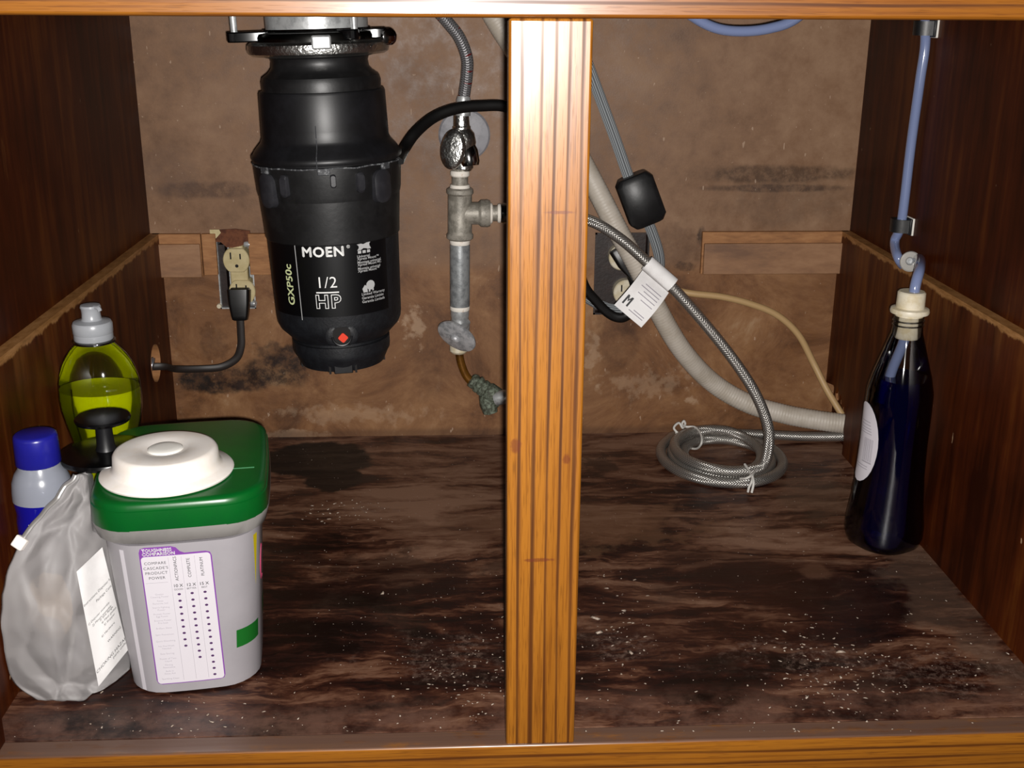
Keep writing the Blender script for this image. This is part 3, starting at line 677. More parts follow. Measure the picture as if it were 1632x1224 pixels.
g = G().tube([pa(731, 552), pa(734, 575), pa(742, 597), pa(754, 612)], .0046, 14, 8); link('riser_tube', g, 'brass', pipe)['label'] = 'short brown tarnished copper tube'
a = pa(750, 604); b = pa(800, 640, PY - .004); L = (b - a).length
g = G().lathe([(r, t * L) for r, t in ((.0058, 0), (.0088, .04), (.0092, .14), (.0080, .18), (.0098, .22), (.0098, .30), (.0086, .33), (.0100, .37), (.0100, .45), (.0088, .48), (.0112, .55), (.0118, .8), (.0100, .9), (.0080, 1))], frame(a, b - a), 14)
for i, p in enumerate(g.v): g.v[i] = p + V(noise.noise_vector(p * 220)) * .0012
fit = link('corroded_fitting', g, 'verdigris', pipe, sharp=50); fit['label'] = 'green crusted brass compression fitting'
g = G().lathe([(.0078, 0), (.0082, .012), (.006, .018)], frame(pa(790, 636, PY - .010), (.9, -.3, .35)), 12); link('fitting_nut', g, 'steel', fit)
g = G().lathe([(.0095, -.012), (.010, 0), (.0085, .01)], frame(pa(779, 645, PY - .004), (.2, -.2, -1)), 10)
for i, p in enumerate(g.v): g.v[i] = p + V(noise.noise_vector(p * 260)) * .0012
link('fitting_elbow', g, 'verdigris', fit, sharp=50)

# ------------------------------------------------------------------ hoses and cables
g = G().tube([at(668, -30, .53), at(690, 8, .535), at(712, 34, .54), at(732, 60, .545), at(744, 92, .55), at(744, 120, .555), at(740, 150, PY), at(738, 172, PY)], .0064, 16, 12)
fs = solo('faucet_hose', g, 'braid_dark', 'dark grey braided faucet hose with red flecks above the chrome valve', 'hose')
g = G().lathe([(.0078, 0), (.0078, .016), (.0066, .020)], frame(pa(738, 184), pa(739, 150) - pa(738, 184)), 20); link('crimp_sleeve', g, 'steel', fs)
# coil hose
CC = V((.640, .508)); main = [at(820, 340, PY), at(880, 341, .535), at(940, 352, .51), at(985, 378, .495), at(1025, 412, .485), at(1070, 456, .478), at(1120, 512, .468), at(1165, 568, .460), at(1200, 620, .453), at(1220, 665, .446)]
hp = list(main)
coil = []
R_ = .0058
zz = {0: .030, 1: .0065}
for i in range(0, 84):
    t_ = i / 83; a = math.radians(-34 - t_ * (1350 - 34)); turn = t_ * 3.655
    k = .95 - .40 * min(turn, 1) if turn < 1 else .55 + .475 * (turn - 1) / 2.655
    h = .033 - .0155 * min(1, turn / .15) if turn < .15 else (.0175 if turn < .7 else max(.0062, .0175 - .0113 * (turn - .7) / .3))
    coil.append(V((CC.x + .0715 * k * math.cos(a), CC.y + .080 * k * math.sin(a), h)))
# lift the crossing strands over the ones below
tail = [V((.655, .578, .0070)), V((.700, .574, .0068)), V((.745, .560, .0090)), V((.783, .548, .0130)), V((.800, .545, .0150))]
hp += [at(1226, 700, .441)] + coil[2:-2] + tail
bh = thing('braided_hose', 'silver braided steel hose arching from the tee down into a tied coil', 'hose', (CC.x, CC.y, 0))
link('hose', G().tube(hp, R_, 14, 6), 'braid', bh, sharp=None)
# paper tag on that hose
def tagpt(x, y, Y): return at(x, y, Y)
q = [tagpt(1025, 431, .472), tagpt(1067, 467, .468), tagpt(1022, 522, .462), tagpt(979, 486, .466)]
nrm = (q[1] - q[0]).cross(q[3] - q[0]).normalized()
if nrm.dot(CAM - q[0]) < 0: nrm = -nrm
rows = []
for j in range(7):
    v_ = j / 6; l = q[0].lerp(q[3], v_); r_ = q[1].lerp(q[2], v_); bow = nrm * (.004 * math.sin(v_ * math.pi) - .004 * (1 - v_) ** 3)
    rows.append([l.lerp(r_, i / 4) + bow for i in range(5)])
g = G()
g.add([p for r in rows for p in r] + [p - nrm * .0005 for r in rows for p in r], [(j * 5 + i, j * 5 + i + 1, j * 5 + i + 6, j * 5 + i + 5) for j in range(6) for i in range(4)] + [(35 + j * 5 + i, 35 + j * 5 + i + 5, 35 + j * 5 + i + 6, 35 + j * 5 + i + 1) for j in range(6) for i in range(4)])
tg = link('paper_tag', g, 'paper', bh, sharp=60); tg['label'] = 'white paper tag with a black mark'
a = at(1031, 419, .4835); b = at(1071.5, 454.5, .4775)
g = G().lathe([(.0070, 0), (.0086, 0), (.0086, (b - a).length), (.0070, (b - a).length)], frame(a, b - a), 20, cap0=False, cap1=False); link('tag_wrap', g, 'paper', tg)
ux = (q[1] - q[0]).normalized(); uy = (q[0] - q[3]).normalized()
def tagf(x, y, lift=.0012):
    u, v_ = (x + .5), (.5 - y)
    p = q[0].lerp(q[3], v_).lerp(q[1].lerp(q[2], v_), u); return p + nrm * (.004 * math.sin(v_ * math.pi) - .004 * (1 - v_) ** 3 + lift)
g = G(); tc = (-.30, -.23)
def mk(x, y): # the heavy two-bar mark, turned a quarter
    return tagf(tc[0] + y * .10, tc[1] + x * .12)
for pts in ([(-1, -1), (1, -1), (1, -.45), (-1, -.45)], [(-1, .45), (1, .45), (1, 1), (-1, 1)], [(1, -.45), (1, -.9), (-.2, 0), (.3, .0)], [(1, .45), (1, .9), (-.2, 0), (.3, 0)]):
    poly2d(g, pts, mk)
link('tag_mark', g, 'print_black', tg, sharp=None)
g = G()
for y_, w_ in ((.30, .30), (.22, .34), (.14, .26), (.05, .32), (-.05, .22), (-.32, .20), (-.38, .26)):
    quad2d(g, .40 - w_ * 2, y_, .38, y_ + .022, tagf, 4, 1)
link('tag_print', g, 'print_pale', tg, sharp=None)
# twist ties on the coil
def tie(pts, lab):
    o = link('twist_tie', G().tube(pts, .0013, 8, 8), 'twist', bh); o['label'] = lab
tie([atz(1082, 692, .02) , atz(1074, 682, .026), atz(1082, 674, .030), atz(1088, 682, .024), atz(1092, 676, .026), atz(1090, 671, .030), atz(1087, 676, .026), atz(1093, 680, .022), atz(1108, 681, .023), atz(1117, 692, .022), atz(1118, 706, .017), atz(1110, 715, .006), atz(1095, 712, .0016), atz(1082, 700, .004), atz(1078, 690, .018)], 'looped white tie at the left of the coil')
tie([atz(1187, 740, .026), atz(1195, 752, .024), atz(1199, 764, .022), atz(1194, 776, .014), atz(1192, 784, .008)], 'white tie round the front of the coil')
tie([atz(1206, 748, .024), atz(1198, 757, .026), atz(1190, 762, .024), atz(1180, 763, .020)], 'free end of the front tie')
tie([atz(1199, 758, .025), atz(1201, 770, .020), atz(1198, 785, .010)], 'second end of the front tie')

# corrugated drain hose
dpts = [at(700, -110, .572), at(760, -20, .576), at(800, 48, .580), at(860, 140, .582), at(915, 235, .560), at(950, 300, .550), at(985, 368, .546), at(1020, 432, .546), at(1052, 500, .552), at(1090, 562, .562), at(1136, 610, .575), at(1190, 642, .571), at(1250, 660, .563), at(1305, 670, .553), at(1352, 676, .546), at(1385, 680, .540)]
L_ = [0]
Q = spline(dpts, 46)
g = G().tube(Q, .0114, 18, 1, spl=False, rmod=lambda L: 1 + .022 * math.sin(L * 2 * math.pi / .0034))
solo('drain_hose', g, 'hose_white', 'cloudy white corrugated drain hose along the back wall', 'hose', sharp=None)
# beige cable
g = G().tube([at(1066, 452, .598), at(1082, 463, .594), at(1105, 468, .592), at(1150, 473, .592), at(1195, 484, .592), at(1238, 502, .592), at(1272, 533, .592), at(1296, 578, .590), at(1316, 618, .578), at(1332, 645, .566), at(1342, 661, .560)], .0040, 12, 10)
solo('beige_cable', g, 'beige', 'thin beige cable curving down the back wall to the right hole', 'cable')
# grey flat cable with ferrite
gc = thing('grey_cable', 'grey ribbed flat cable with a black ferrite block', 'cable', tuple(at(1020, 318, .555)))
g = G().tube([at(905, 20, .55), at(935, 98, .553), at(960, 165, .555), at(982, 225, .555), at(1003, 285, .555), at(1022, 330, .556), at(1040, 372, .558), at(1051, 412, .563), at(1047, 448, .572), at(1026, 478, .576), at(1000, 492, .572), at(972, 492, .570), at(944, 480, .566), at(915, 460, .560)], .0060, 14, 10, flat=(.5, 1.0), up=(0, -1, 0))
link('cable', g, 'grey_cable', gc)
fc = at(1021, 318, .553); fax = (at(1036, 360, .553) - at(1005, 276, .553)).normalized()
fr_ = frame(fc, fax, V((1, 0, 0)))
rr = [(-.0155, -.0215), (.0155, -.0215), (.0215, -.0155), (.0215, .0155), (.0155, .0215), (-.0155, .0215), (-.0215, .0155), (-.0215, -.0155)]
def ringz(z, k, kx=1): return [fr_ @ V((x * .95 * k, y * .62 * k, z)) for x, y in rr]
g = G().loft([ringz(-.0285, .62), ringz(-.0285, .74), ringz(-.0215, 1), ringz(.0215, 1), ringz(.0285, .74), ringz(.0285, .62)])
fe = link('ferrite_block', g, 'black_rubber', gc, bevel=.0022, seg=3)
g = G().tube([fr_ @ V((-.002, -.0140, -.016)), fr_ @ V((-.001, -.0143, 0)), fr_ @ V((.001, -.0140, .018))], .0012, 8, 6); link('ferrite_seam', g, 'black_gloss', fe)
# black cord of the disposal, looped to the right outlet
pc = thing('power_cord', 'flat black disposal cord arching behind the oak stile to the right outlet', 'cord', tuple(at(760, 170, .52)))
g = G().tube([onc(1.25, zs(256), .069), at(644, 238, .44), at(662, 212, .455), at(690, 188, .47), at(724, 174, .48), at(765, 169, .49), at(812, 172, .50), at(862, 205, .515), at(895, 290, .53), at(915, 390, .545), at(930, 452, .553), at(952, 482, .557), at(974, 502, .559), at(994, 506, .560), at(1010, 490, .563), at(1013, 462, .570), at(1006, 436, .580)], .0056, 14, 10, flat=(.55, 1.0), up=(0, -1, 0))
link('cord', g, 'cord', pc)
fr_ = frame(at(993, 416, .576), (at(1006, 440, .578) - at(985, 405, .582)).normalized(), V((1, 0, .4)))
g = G().loft([[fr_ @ V((q.x * k, q.y * k, z)) for q in rrect(.017, .015, .004, 4)] for z, k in ((-.016, .9), (-.014, 1), (.004, .95), (.018, .55), (.024, .5))]); link('plug', g, 'cord', pc)

# ------------------------------------------------------------------ left outlet and cord
ol = thing('electrical_outlet', 'ivory duplex outlet in an open wall box at the left', 'outlet', ((OB[0] + OB[2]) / 2, D, OB[1]))
def openbox(ob, d, t=.0012, lip=0.):
    x0, z0, x1, z1 = ob; g = G()
    g.box((x0, D - lip, z0), (x0 + t, D + d, z1)); g.box((x1 - t, D - lip, z0), (x1, D + d, z1)); g.box((x0, D - lip, z1 - t), (x1, D + d, z1)); g.box((x0, D - lip, z0), (x1, D + d, z0 + t)); g.box((x0, D + d - t, z0), (x1, D + d, z1)); return g
link('wall_box', openbox(OB, .045, .0014, .001), 'steel', ol)
link('box_side', G().box((OB[0] + .0014, D + .004, OB[1] + .002), (OB[0] + .0085, D + .03, OB[3] - .012)), 'box_dark', ol)
link('mounting_strap', G().box((.0838, D + .0005, .163), (.0852, D + .022, .232)), 'steel', ol)
link('mounting_strap', G().box((.0852, D + .012, .165), (.1040, D + .014, .238)), 'box_dark', ol)
# rusty paper over the top of the box, pale chip beside it
g = G(); top = [(at(x, y, D - .003)) for x, y in ((337, 367), (356, 366), (375, 365), (398, 368), (399, 384), (392, 388), (384, 392), (370, 395), (361, 394), (352, 386), (338, 385))]
g.loft([[p + V((0, .0025, 0)) for p in top], top]); link('torn_paper', g, 'rust', ol)['label'] = 'rust stained torn paper above the outlet'
g = G(); top = [(at(x, y, D - .0035)) for x, y in ((334, 366), (349, 366), (352, 371), (346, 378), (340, 384), (336, 384))]
g.loft([[p + V((0, .0028, 0)) for p in top], top]); link('paint_chip', g, 'ivory', ol)
# receptacle: two round-sided faces and a waist
rc = [at(376.5, 415, D - .004), at(386, 465, D - .004)]
def face_ring(c, rx, rz, Y, k=1.):
    o = []
    for i in range(36):
        a = 2 * math.pi * i / 36; x = rx * math.cos(a) ; z = rz * 1.18 * math.sin(a); z = max(-rz, min(rz, z)); o.append(V((c.x + x * k, Y, c.z + z * k)))
    return o
g = G()
link('receptacle_body', G().box((.0865, D - .001, .168), (.1010, D + .02, .231)), 'ivory', ol, bevel=.002)
for c in rc:
    g = G().loft([face_ring(c, .0148, .0135, D + .012), face_ring(c, .0148, .0135, D - .004), face_ring(c, .0148, .0135, D - .005, .95)])
    fa = link('receptacle_face', g, 'ivory', ol)
    g = G()
    for dx, h in ((-.0058, .0078), (.0048, .0062)): g.box((c.x + dx - .0008, D - .0053, c.z + .0015), (c.x + dx + .0008, D - .0046, c.z + .0015 + h))
    g.lathe([(.0019, 0), (.0019, .0006)], frame((c.x + .0004, D - .0047, c.z - .0062), (0, -1, 0)), 14); link('slot', g, 'slot', fa)
mid = rc[0].lerp(rc[1], .5)
g = G().lathe([(.0018, 0), (.0018, .0012)], frame((mid.x + .0004, D - .0012, mid.z + .001), (0, -1, 0)), 14); link('screw_hole', g, 'slot', ol)
g = G().box((mid.x - .0105, D - .003, mid.z - .010), (mid.x + .0095, D + .008, mid.z + .010)); link('receptacle_waist', g, 'ivory', ol, bevel=.002)
for x, y in ((405, 483), (397, 389)):
    g = G().lathe([(.0035, 0), (.0035, .006), (.0028, .007)], frame(at(x - 6, y, D - .001), (1, -.4, 0)), 12); link('box_screw', g, 'steel', ol)
g = G().lathe([(.003, 0), (.0025, .004)], frame(at(350, 487, D), (0, -1, 0)), 10); link('box_screw', g, 'ivory_white', ol)
lc = thing('plugged_cord', 'dark cord with black plug from the left outlet into the side hole', 'cord', tuple(at(382, 590, D - .02)))
a = at(381, 462, D - .014); b = at(383, 511, D - .022)
fr_ = frame(a, b - a, V((1, 0, 0))); L = (b - a).length
g = G().loft([[fr_ @ V((q.x * k, q.y * k2, z * L)) for q in rrect(.025, .019, .004, 4)] for z, k, k2 in ((-.02, .93, .9), (0, 1, 1), (.45, .92, .95), (.85, .74, .7), (.97, .66, .6), (1, .5, .5))]); link('plug', g, 'cord', lc)
g = G().box((a.x - .011, D - .012, a.z - .012), (a.x + .011, D - .0042, a.z + .001)); link('plug_face', g, 'cord', lc, bevel=.002)
g = G().tube([b - V((0, 0, -.004)), at(384, 530, D - .022), at(384, 552, D - .022), at(376, 572, D - .022), at(352, 585, D - .024), at(318, 588, D - .030), at(280, 588, D - .043), V((INS + .003, .5415, .1085)), V((-.03, .536, .108))], .0046, 12, 10, flat=(.5, .95), up=(0, -1, 0)); link('cord', g, 'cord_brown', lc)
g = G().tube([V((-.045, .518, .130)), V((-.012, .5245, .121)), V((.0100, .5262, .1145))], .0085, 18, 30, rmod=lambda L: 1 + .07 * math.sin(L * 2 * math.pi / .0034)); solo('conduit', g, 'metal_stub', 'ribbed silver conduit end showing in the left side hole', 'conduit', sharp=None)

# ------------------------------------------------------------------ right outlet
orr = thing('electrical_outlet', 'brown wall box with worn cream outlet behind the hoses', 'outlet', ((OR[0] + OR[2]) / 2, D, OR[1]))
link('wall_box', openbox(OR, .035, .002, .0015), 'box_dark', orr)
link('back_plate', G().box((OR[0] + .002, D + .008, OR[1] + .002), (OR[2] - .002, D + .012, OR[3] - .002)), 'box_dark', orr, bevel=.001)
for (x, y) in ((991, 410), (998, 466)):
    c = at(x, y, D - .002)
    g = G().lathe([(.0150, -.012), (.0150, .003), (.0138, .0042), (.0001, .0044)], frame((c.x, D, c.z), (0, -1, 0)), 32); fa = link('receptacle_face', g, 'ivory_white', orr)
    g = G()
    for dx, h in ((-.0058, .0078), (.0048, .0062)): g.box((c.x + dx - .0008, D - .0047, c.z + .0015), (c.x + dx + .0008, D - .0043, c.z + .0015 + h))
    link('slot', g, 'slot', fa)
g = G().lathe([(.004, 0), (.003, .003)], frame(at(1005, 500, D - .001), (0, -1, 0)), 12); link('box_screw', g, 'steel', orr)

# ------------------------------------------------------------------ blue tube, clips, guide
tc_top = atx(1475, 60, W - .007); tl = atx(1437, 352, W - .009)
bt = [at(1040, -70, .40), at(1082, 5, .40), at(1110, 30, .40), at(1145, 46, .40), at(1185, 50, .40), at(1228, 45, .40), at(1268, 30, .402), at(1320, -15, .408), at(1375, -50, .42), at(1430, -48, .435), atx(1468, -10, W - .010), tc_top, atx(1466, 130, W - .008), atx(1452, 230, W - .008), tl, atx(1426, 385, W - .011), atx(1432, 412, W - .015), at(1446, 428, .425), at(1458, 415, .408), at(1466, 413, .37), at(1466, 428, .315), at(1459, 455, .299), at(1452, 500, .30), at(1440, 545, .301), at(1421, 592, .302), at(1408, 640, .303)]
solo('soap_tube', G().tube(bt, .0047, 16, 10), 'blue_tube', 'blue soap tubing from the top down the right wall into the bottle', 'tube')
for (x, y, ax_), lab in (((1475, 44, W), 'upper black cable clip near the top of the right wall'), ((1437, 358, W), 'lower black cable clip just above the right ledge')):
    p = atx(x, y, W - .008)
    ct = thing('cable_clip', lab, 'clip', (W, p.y, p.z - .008), 'cable clips on the right wall')
    link('adhesive_pad', G().box((W - .002, p.y - .013, p.z - .009), (W, p.y + .012, p.z + .008)), 'white', ct, bevel=.0006)
    g = G().box((W - .0045, p.y - .0125, p.z - .0085), (W - .0019, p.y + .011, p.z + .0075)); link('clip_base', g, 'black', ct, bevel=.0008)
    g = G()
    g.tube([V((W - .004, p.y + .0075, p.z)), V((W - .011, p.y + .0075, p.z)), V((W - .0165, p.y + .004, p.z)), V((W - .0165, p.y - .003, p.z)), V((W - .012, p.y - .0072, p.z)), V((W - .006, p.y - .0085, p.z))], .0075, 12, 6, flat=(.16, 1.), up=None)
    g2 = G()
    path = spline([V((W - .004, p.y + .0085, 0)), V((W - .011, p.y + .0080, 0)), V((W - .0168, p.y + .0045, 0)), V((W - .0168, p.y - .0035, 0)), V((W - .012, p.y - .0078, 0)), V((W - .005, p.y - .010, 0))], 5)
    cxy = V((W - .009, p.y, 0))
    rings = []
    for q in path:
        d = (q - cxy).normalized() * .0012
        rings.append([q - d + V((0, 0, p.z - .007)), q + d + V((0, 0, p.z - .007)), q + d + V((0, 0, p.z + .006)), q - d + V((0, 0, p.z + .006))])
    g2.loft(rings); link('clip_arm', g2, 'black_rubber', ct)
p = at(1451, 417, .392); nn = (CAM - p).normalized() + V((-.3, 0, .2)); nn.normalize()
gu = thing('tube_guide', 'small clear round guide the blue tube bends around', 'hook', tuple(p))
fr_ = frame(p, nn)
g = G().lathe([(.0070, -.004), (.0094, -.003), (.0100, -.001), (.0100, .001), (.0090, .0022), (.0055, .0014), (.0040, .0014)], fr_, 32); link('disc', g, 'clear_disc', gu)
g = G().lathe([(.0040, .001), (.0040, .0032), (.0028, .0042), (.0005, .0044)], fr_, 20); link('centre_pin', g, 'steel', gu)
g = G().lathe([(.0028, -.03), (.0028, -.003)], frame(p, -(V((W, p.y + .01, p.z - .008)) - p).normalized() * 1.0), 10); link('pin_shank', g, 'steel', gu)

# ------------------------------------------------------------------ soap bottle with blue liquid
BX, BY = .7465, .300
sb = thing('soap_bottle', 'clear dish soap bottle of dark blue liquid with tube and white stopper', 'bottle', (BX, BY, 0))
ba = math.radians(28)       # broad face turned towards the left
def bring(z, a, b, k=0., n=40, pw=2.5, ox=0., oy=0.):
    o = []
    for j in range(n):
        t_ = 2 * math.pi * j / n; c, s_ = math.cos(t_), math.sin(t_)
        x = a * math.copysign(abs(c) ** (2 / pw), c); y = b * math.copysign(abs(s_) ** (2 / pw), s_)
        o.append(V((BX + ox + x * math.cos(ba) - y * math.sin(ba), BY + oy + x * math.sin(ba) + y * math.cos(ba), z)))
    return o
prof = [(.0015, .024, .024), (.0, .028, .028), (.004, .0322, .0322), (.012, .0345, .0345), (.024, .0340, .0345), (.045, .0305, .0320), (.075, .0275, .0300), (.105, .0268, .0292), (.135, .0272, .0292), (.155, .0272, .0285), (.170, .0245, .0250), (.185, .0200, .0205), (.199, .0162, .0165), (.210, .0138, .0138), (.216, .0131, .0131), (.226, .0130, .0130)]
def shell_rings(sc=0., zmax=9, pw=2.35):
    r = []
    for z, a, b in prof:
        if z > zmax: break
        p_ = 2.0 if z > .2 else pw
        r.append(bring(max(z, .001) + (sc if z < .01 else 0), a - sc, b - sc, pw=p_))
    return r
link('bottle_shell', G().loft(shell_rings(), True, False), 'shell', sb, sharp=60)
lr = shell_rings(.0016, .163)
# liquid surface, level
lr.append(bring(.168, .0248 - .0016, .0255 - .0016, pw=2.35))
link('liquid', G().loft(lr, True, True), 'liq_blue', sb, sharp=50)
# thread rings and stopper
bf = Matrix.Translation((BX, BY, 0))
g = G()
for z in (.2165, .2205): g.tube([V((BX + .0134 * math.cos(a), BY + .0134 * math.sin(a), z + a * .0003)) for a in [2 * math.pi * i / 24 for i in range(25)]], .0008, 6, 1, spl=False)
link('neck_thread', g, 'shell_grey', sb)
g = G().lathe([(.0105, .205), (.0118, .207), (.0122, .228), (.0168, .2285), (.0172, .2305), (.0165, .2325), (.0125, .2335), (.0122, .2470), (.0110, .2482), (.0050, .2482)], bf, 32); link('stopper', g, 'ivory_white', sb)['label'] = 'cream white stopper with flange'
# oval label on the broad left face
ld = V((-math.sin(ba + 1.30), math.cos(ba + 1.30), 0)); ld = V((-.86, -.51, 0)).normalized()
lt = V((0, 0, 1)).cross(ld).normalized()
from bisect import bisect
def bsurf(th, z, lift):
    """point on the bottle skin in horizontal direction th"""
    ks = [p[0] for p in prof[1:]]; i = min(max(bisect(ks, z) - 1, 0), len(ks) - 2); f_ = (z - ks[i]) / (ks[i + 1] - ks[i])
    a = prof[1 + i][1] * (1 - f_) + prof[2 + i][1] * f_; b = prof[1 + i][2] * (1 - f_) + prof[2 + i][2] * f_
    t_ = th - ba; c, s_ = math.cos(t_), math.sin(t_); pw = 2.35
    r = (abs(c / a) ** pw + abs(s_ / b) ** pw) ** (-1 / pw) + lift
    return V((BX + r * math.cos(th), BY + r * math.sin(th), z))
tl_ = math.radians(178); zl = .1045
def labf(lift): return lambda x, y: bsurf(tl_ + x / .033, zl + y, lift)
g = G(); n = 28
ov = [(.0235 * math.cos(2 * math.pi * i / n), .039 * math.sin(2 * math.pi * i / n)) for i in range(n)]
fn = labf(.0007); vs = [fn(0, 0)]; fs_ = []
for k in (.33, .66, 1.): vs += [fn(x * k, y * k) for x, y in ov]
for i in range(n):
    j = (i + 1) % n; fs_.append((0, 1 + i, 1 + j)); fs_ += [(1 + i, 1 + n + i, 1 + n + j, 1 + j), (1 + n + i, 1 + 2 * n + i, 1 + 2 * n + j, 1 + n + j)]
g.add(vs, fs_); lb = link('oval_label', g, 'label_white', sb, sharp=60)
g = G(); fn = labf(.0012)
xx = .004
for wd in (.0008, .0004, .0012, .0006, .0010, .0005, .0013, .0004, .0009, .0006):
    quad2d(g, xx, -.016, xx + wd, .006, fn, 1, 3); xx += wd + .0006
quad2d(g, .0035, -.018, .0175, -.0165, fn, 4, 1)
for y_ in (.010, .0125, .015, .018, .021): quad2d(g, -.004, y_, .014 - (y_ - .01) * .3, y_ + .0008, fn, 4, 1)
for y_ in (-.022, -.0245): quad2d(g, -.006, y_, .013, y_ + .0008, fn, 4, 1)
link('barcode_print', g, 'print_pale', lb, sharp=None)

# ------------------------------------------------------------------ tub with green lid
TC = V((.1320, .1440, 0)); ta = math.radians(8.5)
TM = Matrix.Translation(TC) @ Matrix.Rotation(ta, 4, 'Z')
tub = thing('detergent_tub', 'cloudy grey plastic tub with bright green lid and printed label', 'tub', tuple(TC))
def tring(w_, d_, r, z, bow=.0025): return [TM @ V((p.x, p.y, z)) for p in rrect(w_, d_, r, 6, bow)]
TH = .126
def tw(z): f_ = z / TH; return (.092 + .0145 * f_, .136 + .0120 * f_)
g = G().loft([tring(.080, .124, .022, .0), tring(*tw(.002), .024, .002), tring(*tw(.03), .024, .03), tring(*tw(.06), .024, .06), tring(*tw(.09), .024, .09), tring(*tw(TH), .024, TH)])
link('tub_body', g, 'tub', tub, sharp=50)
g = G().loft([tring(.106, .146, .024, .127), tring(.116, .156, .026, .130), tring(.1215, .1605, .028, .141), tring(.1195, .159, .028, .1435)]); link('tub_rim', g, 'tub_rim', tub, sharp=50)
LW, LD, LZ = .1200, .1600, .1610
g = G().loft([tring(LW, LD, .027, .1400), tring(LW + .0008, LD + .0008, .027, .1412), tring(LW, LD, .027, .1545), tring(LW - .0016, LD - .0016, .0265, .1550), tring(LW - .002, LD - .002, .0265, .1588), tring(LW - .006, LD - .006, .025, LZ - .0006), tring(LW - .012, LD - .012, .022, LZ)])
lid = link('green_lid', g, 'lid_green', tub, sharp=50)
# hinge line across the lid and a raised scuff
g = G().box((-.052, -.0005, LZ - .0001), (.0525, .0005, LZ + .0004), TM @ Matrix.Translation((0, -.030, 0))); link('hinge_line', g, simple('pale_green_edge', '#2f7d4b', .4), lid)
g = G().tube([TM @ V((.0575, -.028, .158)), TM @ V((.0585, -.034, .153)), TM @ V((.0585, -.040, .147)), TM @ V((.058, -.043, .1415))], .0006, 6, 6); link('hinge_edge', g, 'tub_rim', lid)
# front face print: local x across, z up, on the plane of the front
def fw(z): return tw(z)[1] / 2
def face(lift):
    def fn(x, z):
        w_, d_ = tw(z); hx = w_ / 2; hd_ = d_ / 2; xa = min(abs(x), hx)
        y = -hd_ - .0025 * (1 - (xa / hx) ** 2) * 1.0
        r = .024
        if xa > hx - r: y += r - math.sqrt(max(r * r - (xa - hx + r) ** 2, 0))
        return TM @ V((x, y - lift, z))
    return fn
LX0, LX1, LZ0, LZ1 = -.0280, .0215, .0095, .1245
def shear(fn, k=.0): return lambda x, z: fn(x + k * (z - .06), z)
F1 = shear(face(.0005), -.02)
def rr2(x0, z0, x1, z1, r, n=4):
    w_, h_ = x1 - x0, z1 - z0; return [(p.x + (x0 + x1) / 2, p.y + (z0 + z1) / 2) for p in rrect(w_, h_, r, n)]
def patch(pts, fn, nx=1):
    """fan patch that follows the curved face"""
    g = G(); cx = sum(p[0] for p in pts) / len(pts); cz = sum(p[1] for p in pts) / len(pts); n = len(pts); vs = [fn(cx, cz)]; fs = []
    for k in (.25, .5, .75, 1.): vs += [fn(cx + (x - cx) * k, cz + (z - cz) * k) for x, z in pts]
    for i in range(n):
        j = (i + 1) % n; fs.append((0, 1 + i, 1 + j))
        for q_ in range(3): fs.append((1 + q_ * n + i, 1 + (q_ + 1) * n + i, 1 + (q_ + 1) * n + j, 1 + q_ * n + j))
    return g.add(vs, fs)
def dens(pts, m=6):
    o = []
    for i, p in enumerate(pts):
        q_ = pts[(i + 1) % len(pts)]
        for k in range(m): o.append((p[0] + (q_[0] - p[0]) * k / m, p[1] + (q_[1] - p[1]) * k / m))
    return o
outl = [(LX0, LZ0 + .004), (LX0 + .001, LZ0 + .001), (LX0 + .004, LZ0), (LX1 - .004, LZ0), (LX1 - .001, LZ0 + .001), (LX1, LZ0 + .004), (LX1, LZ1 - .010), (LX1 - .001, LZ1 - .007), (LX1 - .004, LZ1 - .006), (LX0 + .031, LZ1 - .006), (LX0 + .028, LZ1 - .0045), (LX0 + .0255, LZ1 - .0012), (LX0 + .022, LZ1), (LX0 + .004, LZ1), (LX0 + .001, LZ1 - .001), (LX0, LZ1 - .004)]
lbl = link('comparison_label', patch(dens(outl, 3), F1), 'purple', tub, sharp=60)
F2 = shear(face(.0009), -.02); bw = .0009
inn = rr2(LX0 + bw, LZ0 + bw, LX1 - bw, LZ1 - .0072, .0026)
link('label_panel', patch(dens(inn, 3), F2), 'label_white', lbl, sharp=60)
F3 = shear(face(.0013), -.02)
def lt_(g, s, size, x, z, rot=0, **k):
    ca, sa = math.cos(rot), math.sin(rot)
    return put_text(g, s, size, lambda a, b: F3(x + a * ca - b * sa, z + a * sa + b * ca), **k)
g = G(); lt_(g, 'TOUGHNESS', .0034, LX0 + .0022, LZ1 - .0022, align='LEFT', bold=.00012, spacing=1.05); lt_(g, 'COMPARISON', .0034, LX0 + .0022, LZ1 - .0052, align='LEFT', bold=.00012, spacing=1.05); link('label_heading', g, 'print_white', lbl, sharp=None)
cols = [LX0 + .0240, LX0 + .0330, LX0 + .0420]; c0 = LX0 + .0103
g = G()
for s, z in (('COMPARE', -.0125), ("CASCADE'S", -.0165), ('PRODUCT', -.0205), ('POWER', -.0245)): lt_(g, s, .0031, c0, LZ1 + z, spacing=1.1)
for s, x in (('ACTIONPACS', cols[0]), ('COMPLETE', cols[1]), ('PLATINUM', cols[2])): lt_(g, s, .0032, x, LZ1 - .0180, rot=math.pi / 2)
for s, s2, x in (('10 X', 'GOOD', cols[0]), ('12 X', 'BETTER', cols[1]), ('15 X', 'BEST', cols[2])): lt_(g, s, .0034, x, LZ1 - .0320, off=.01); lt_(g, s2, .0020, x, LZ1 - .0350)
link('label_lettering', g, 'print_black', lbl, sharp=None)
g = G(); rowz = [LZ1 - .0390 - i * .00545 for i in range(14)]
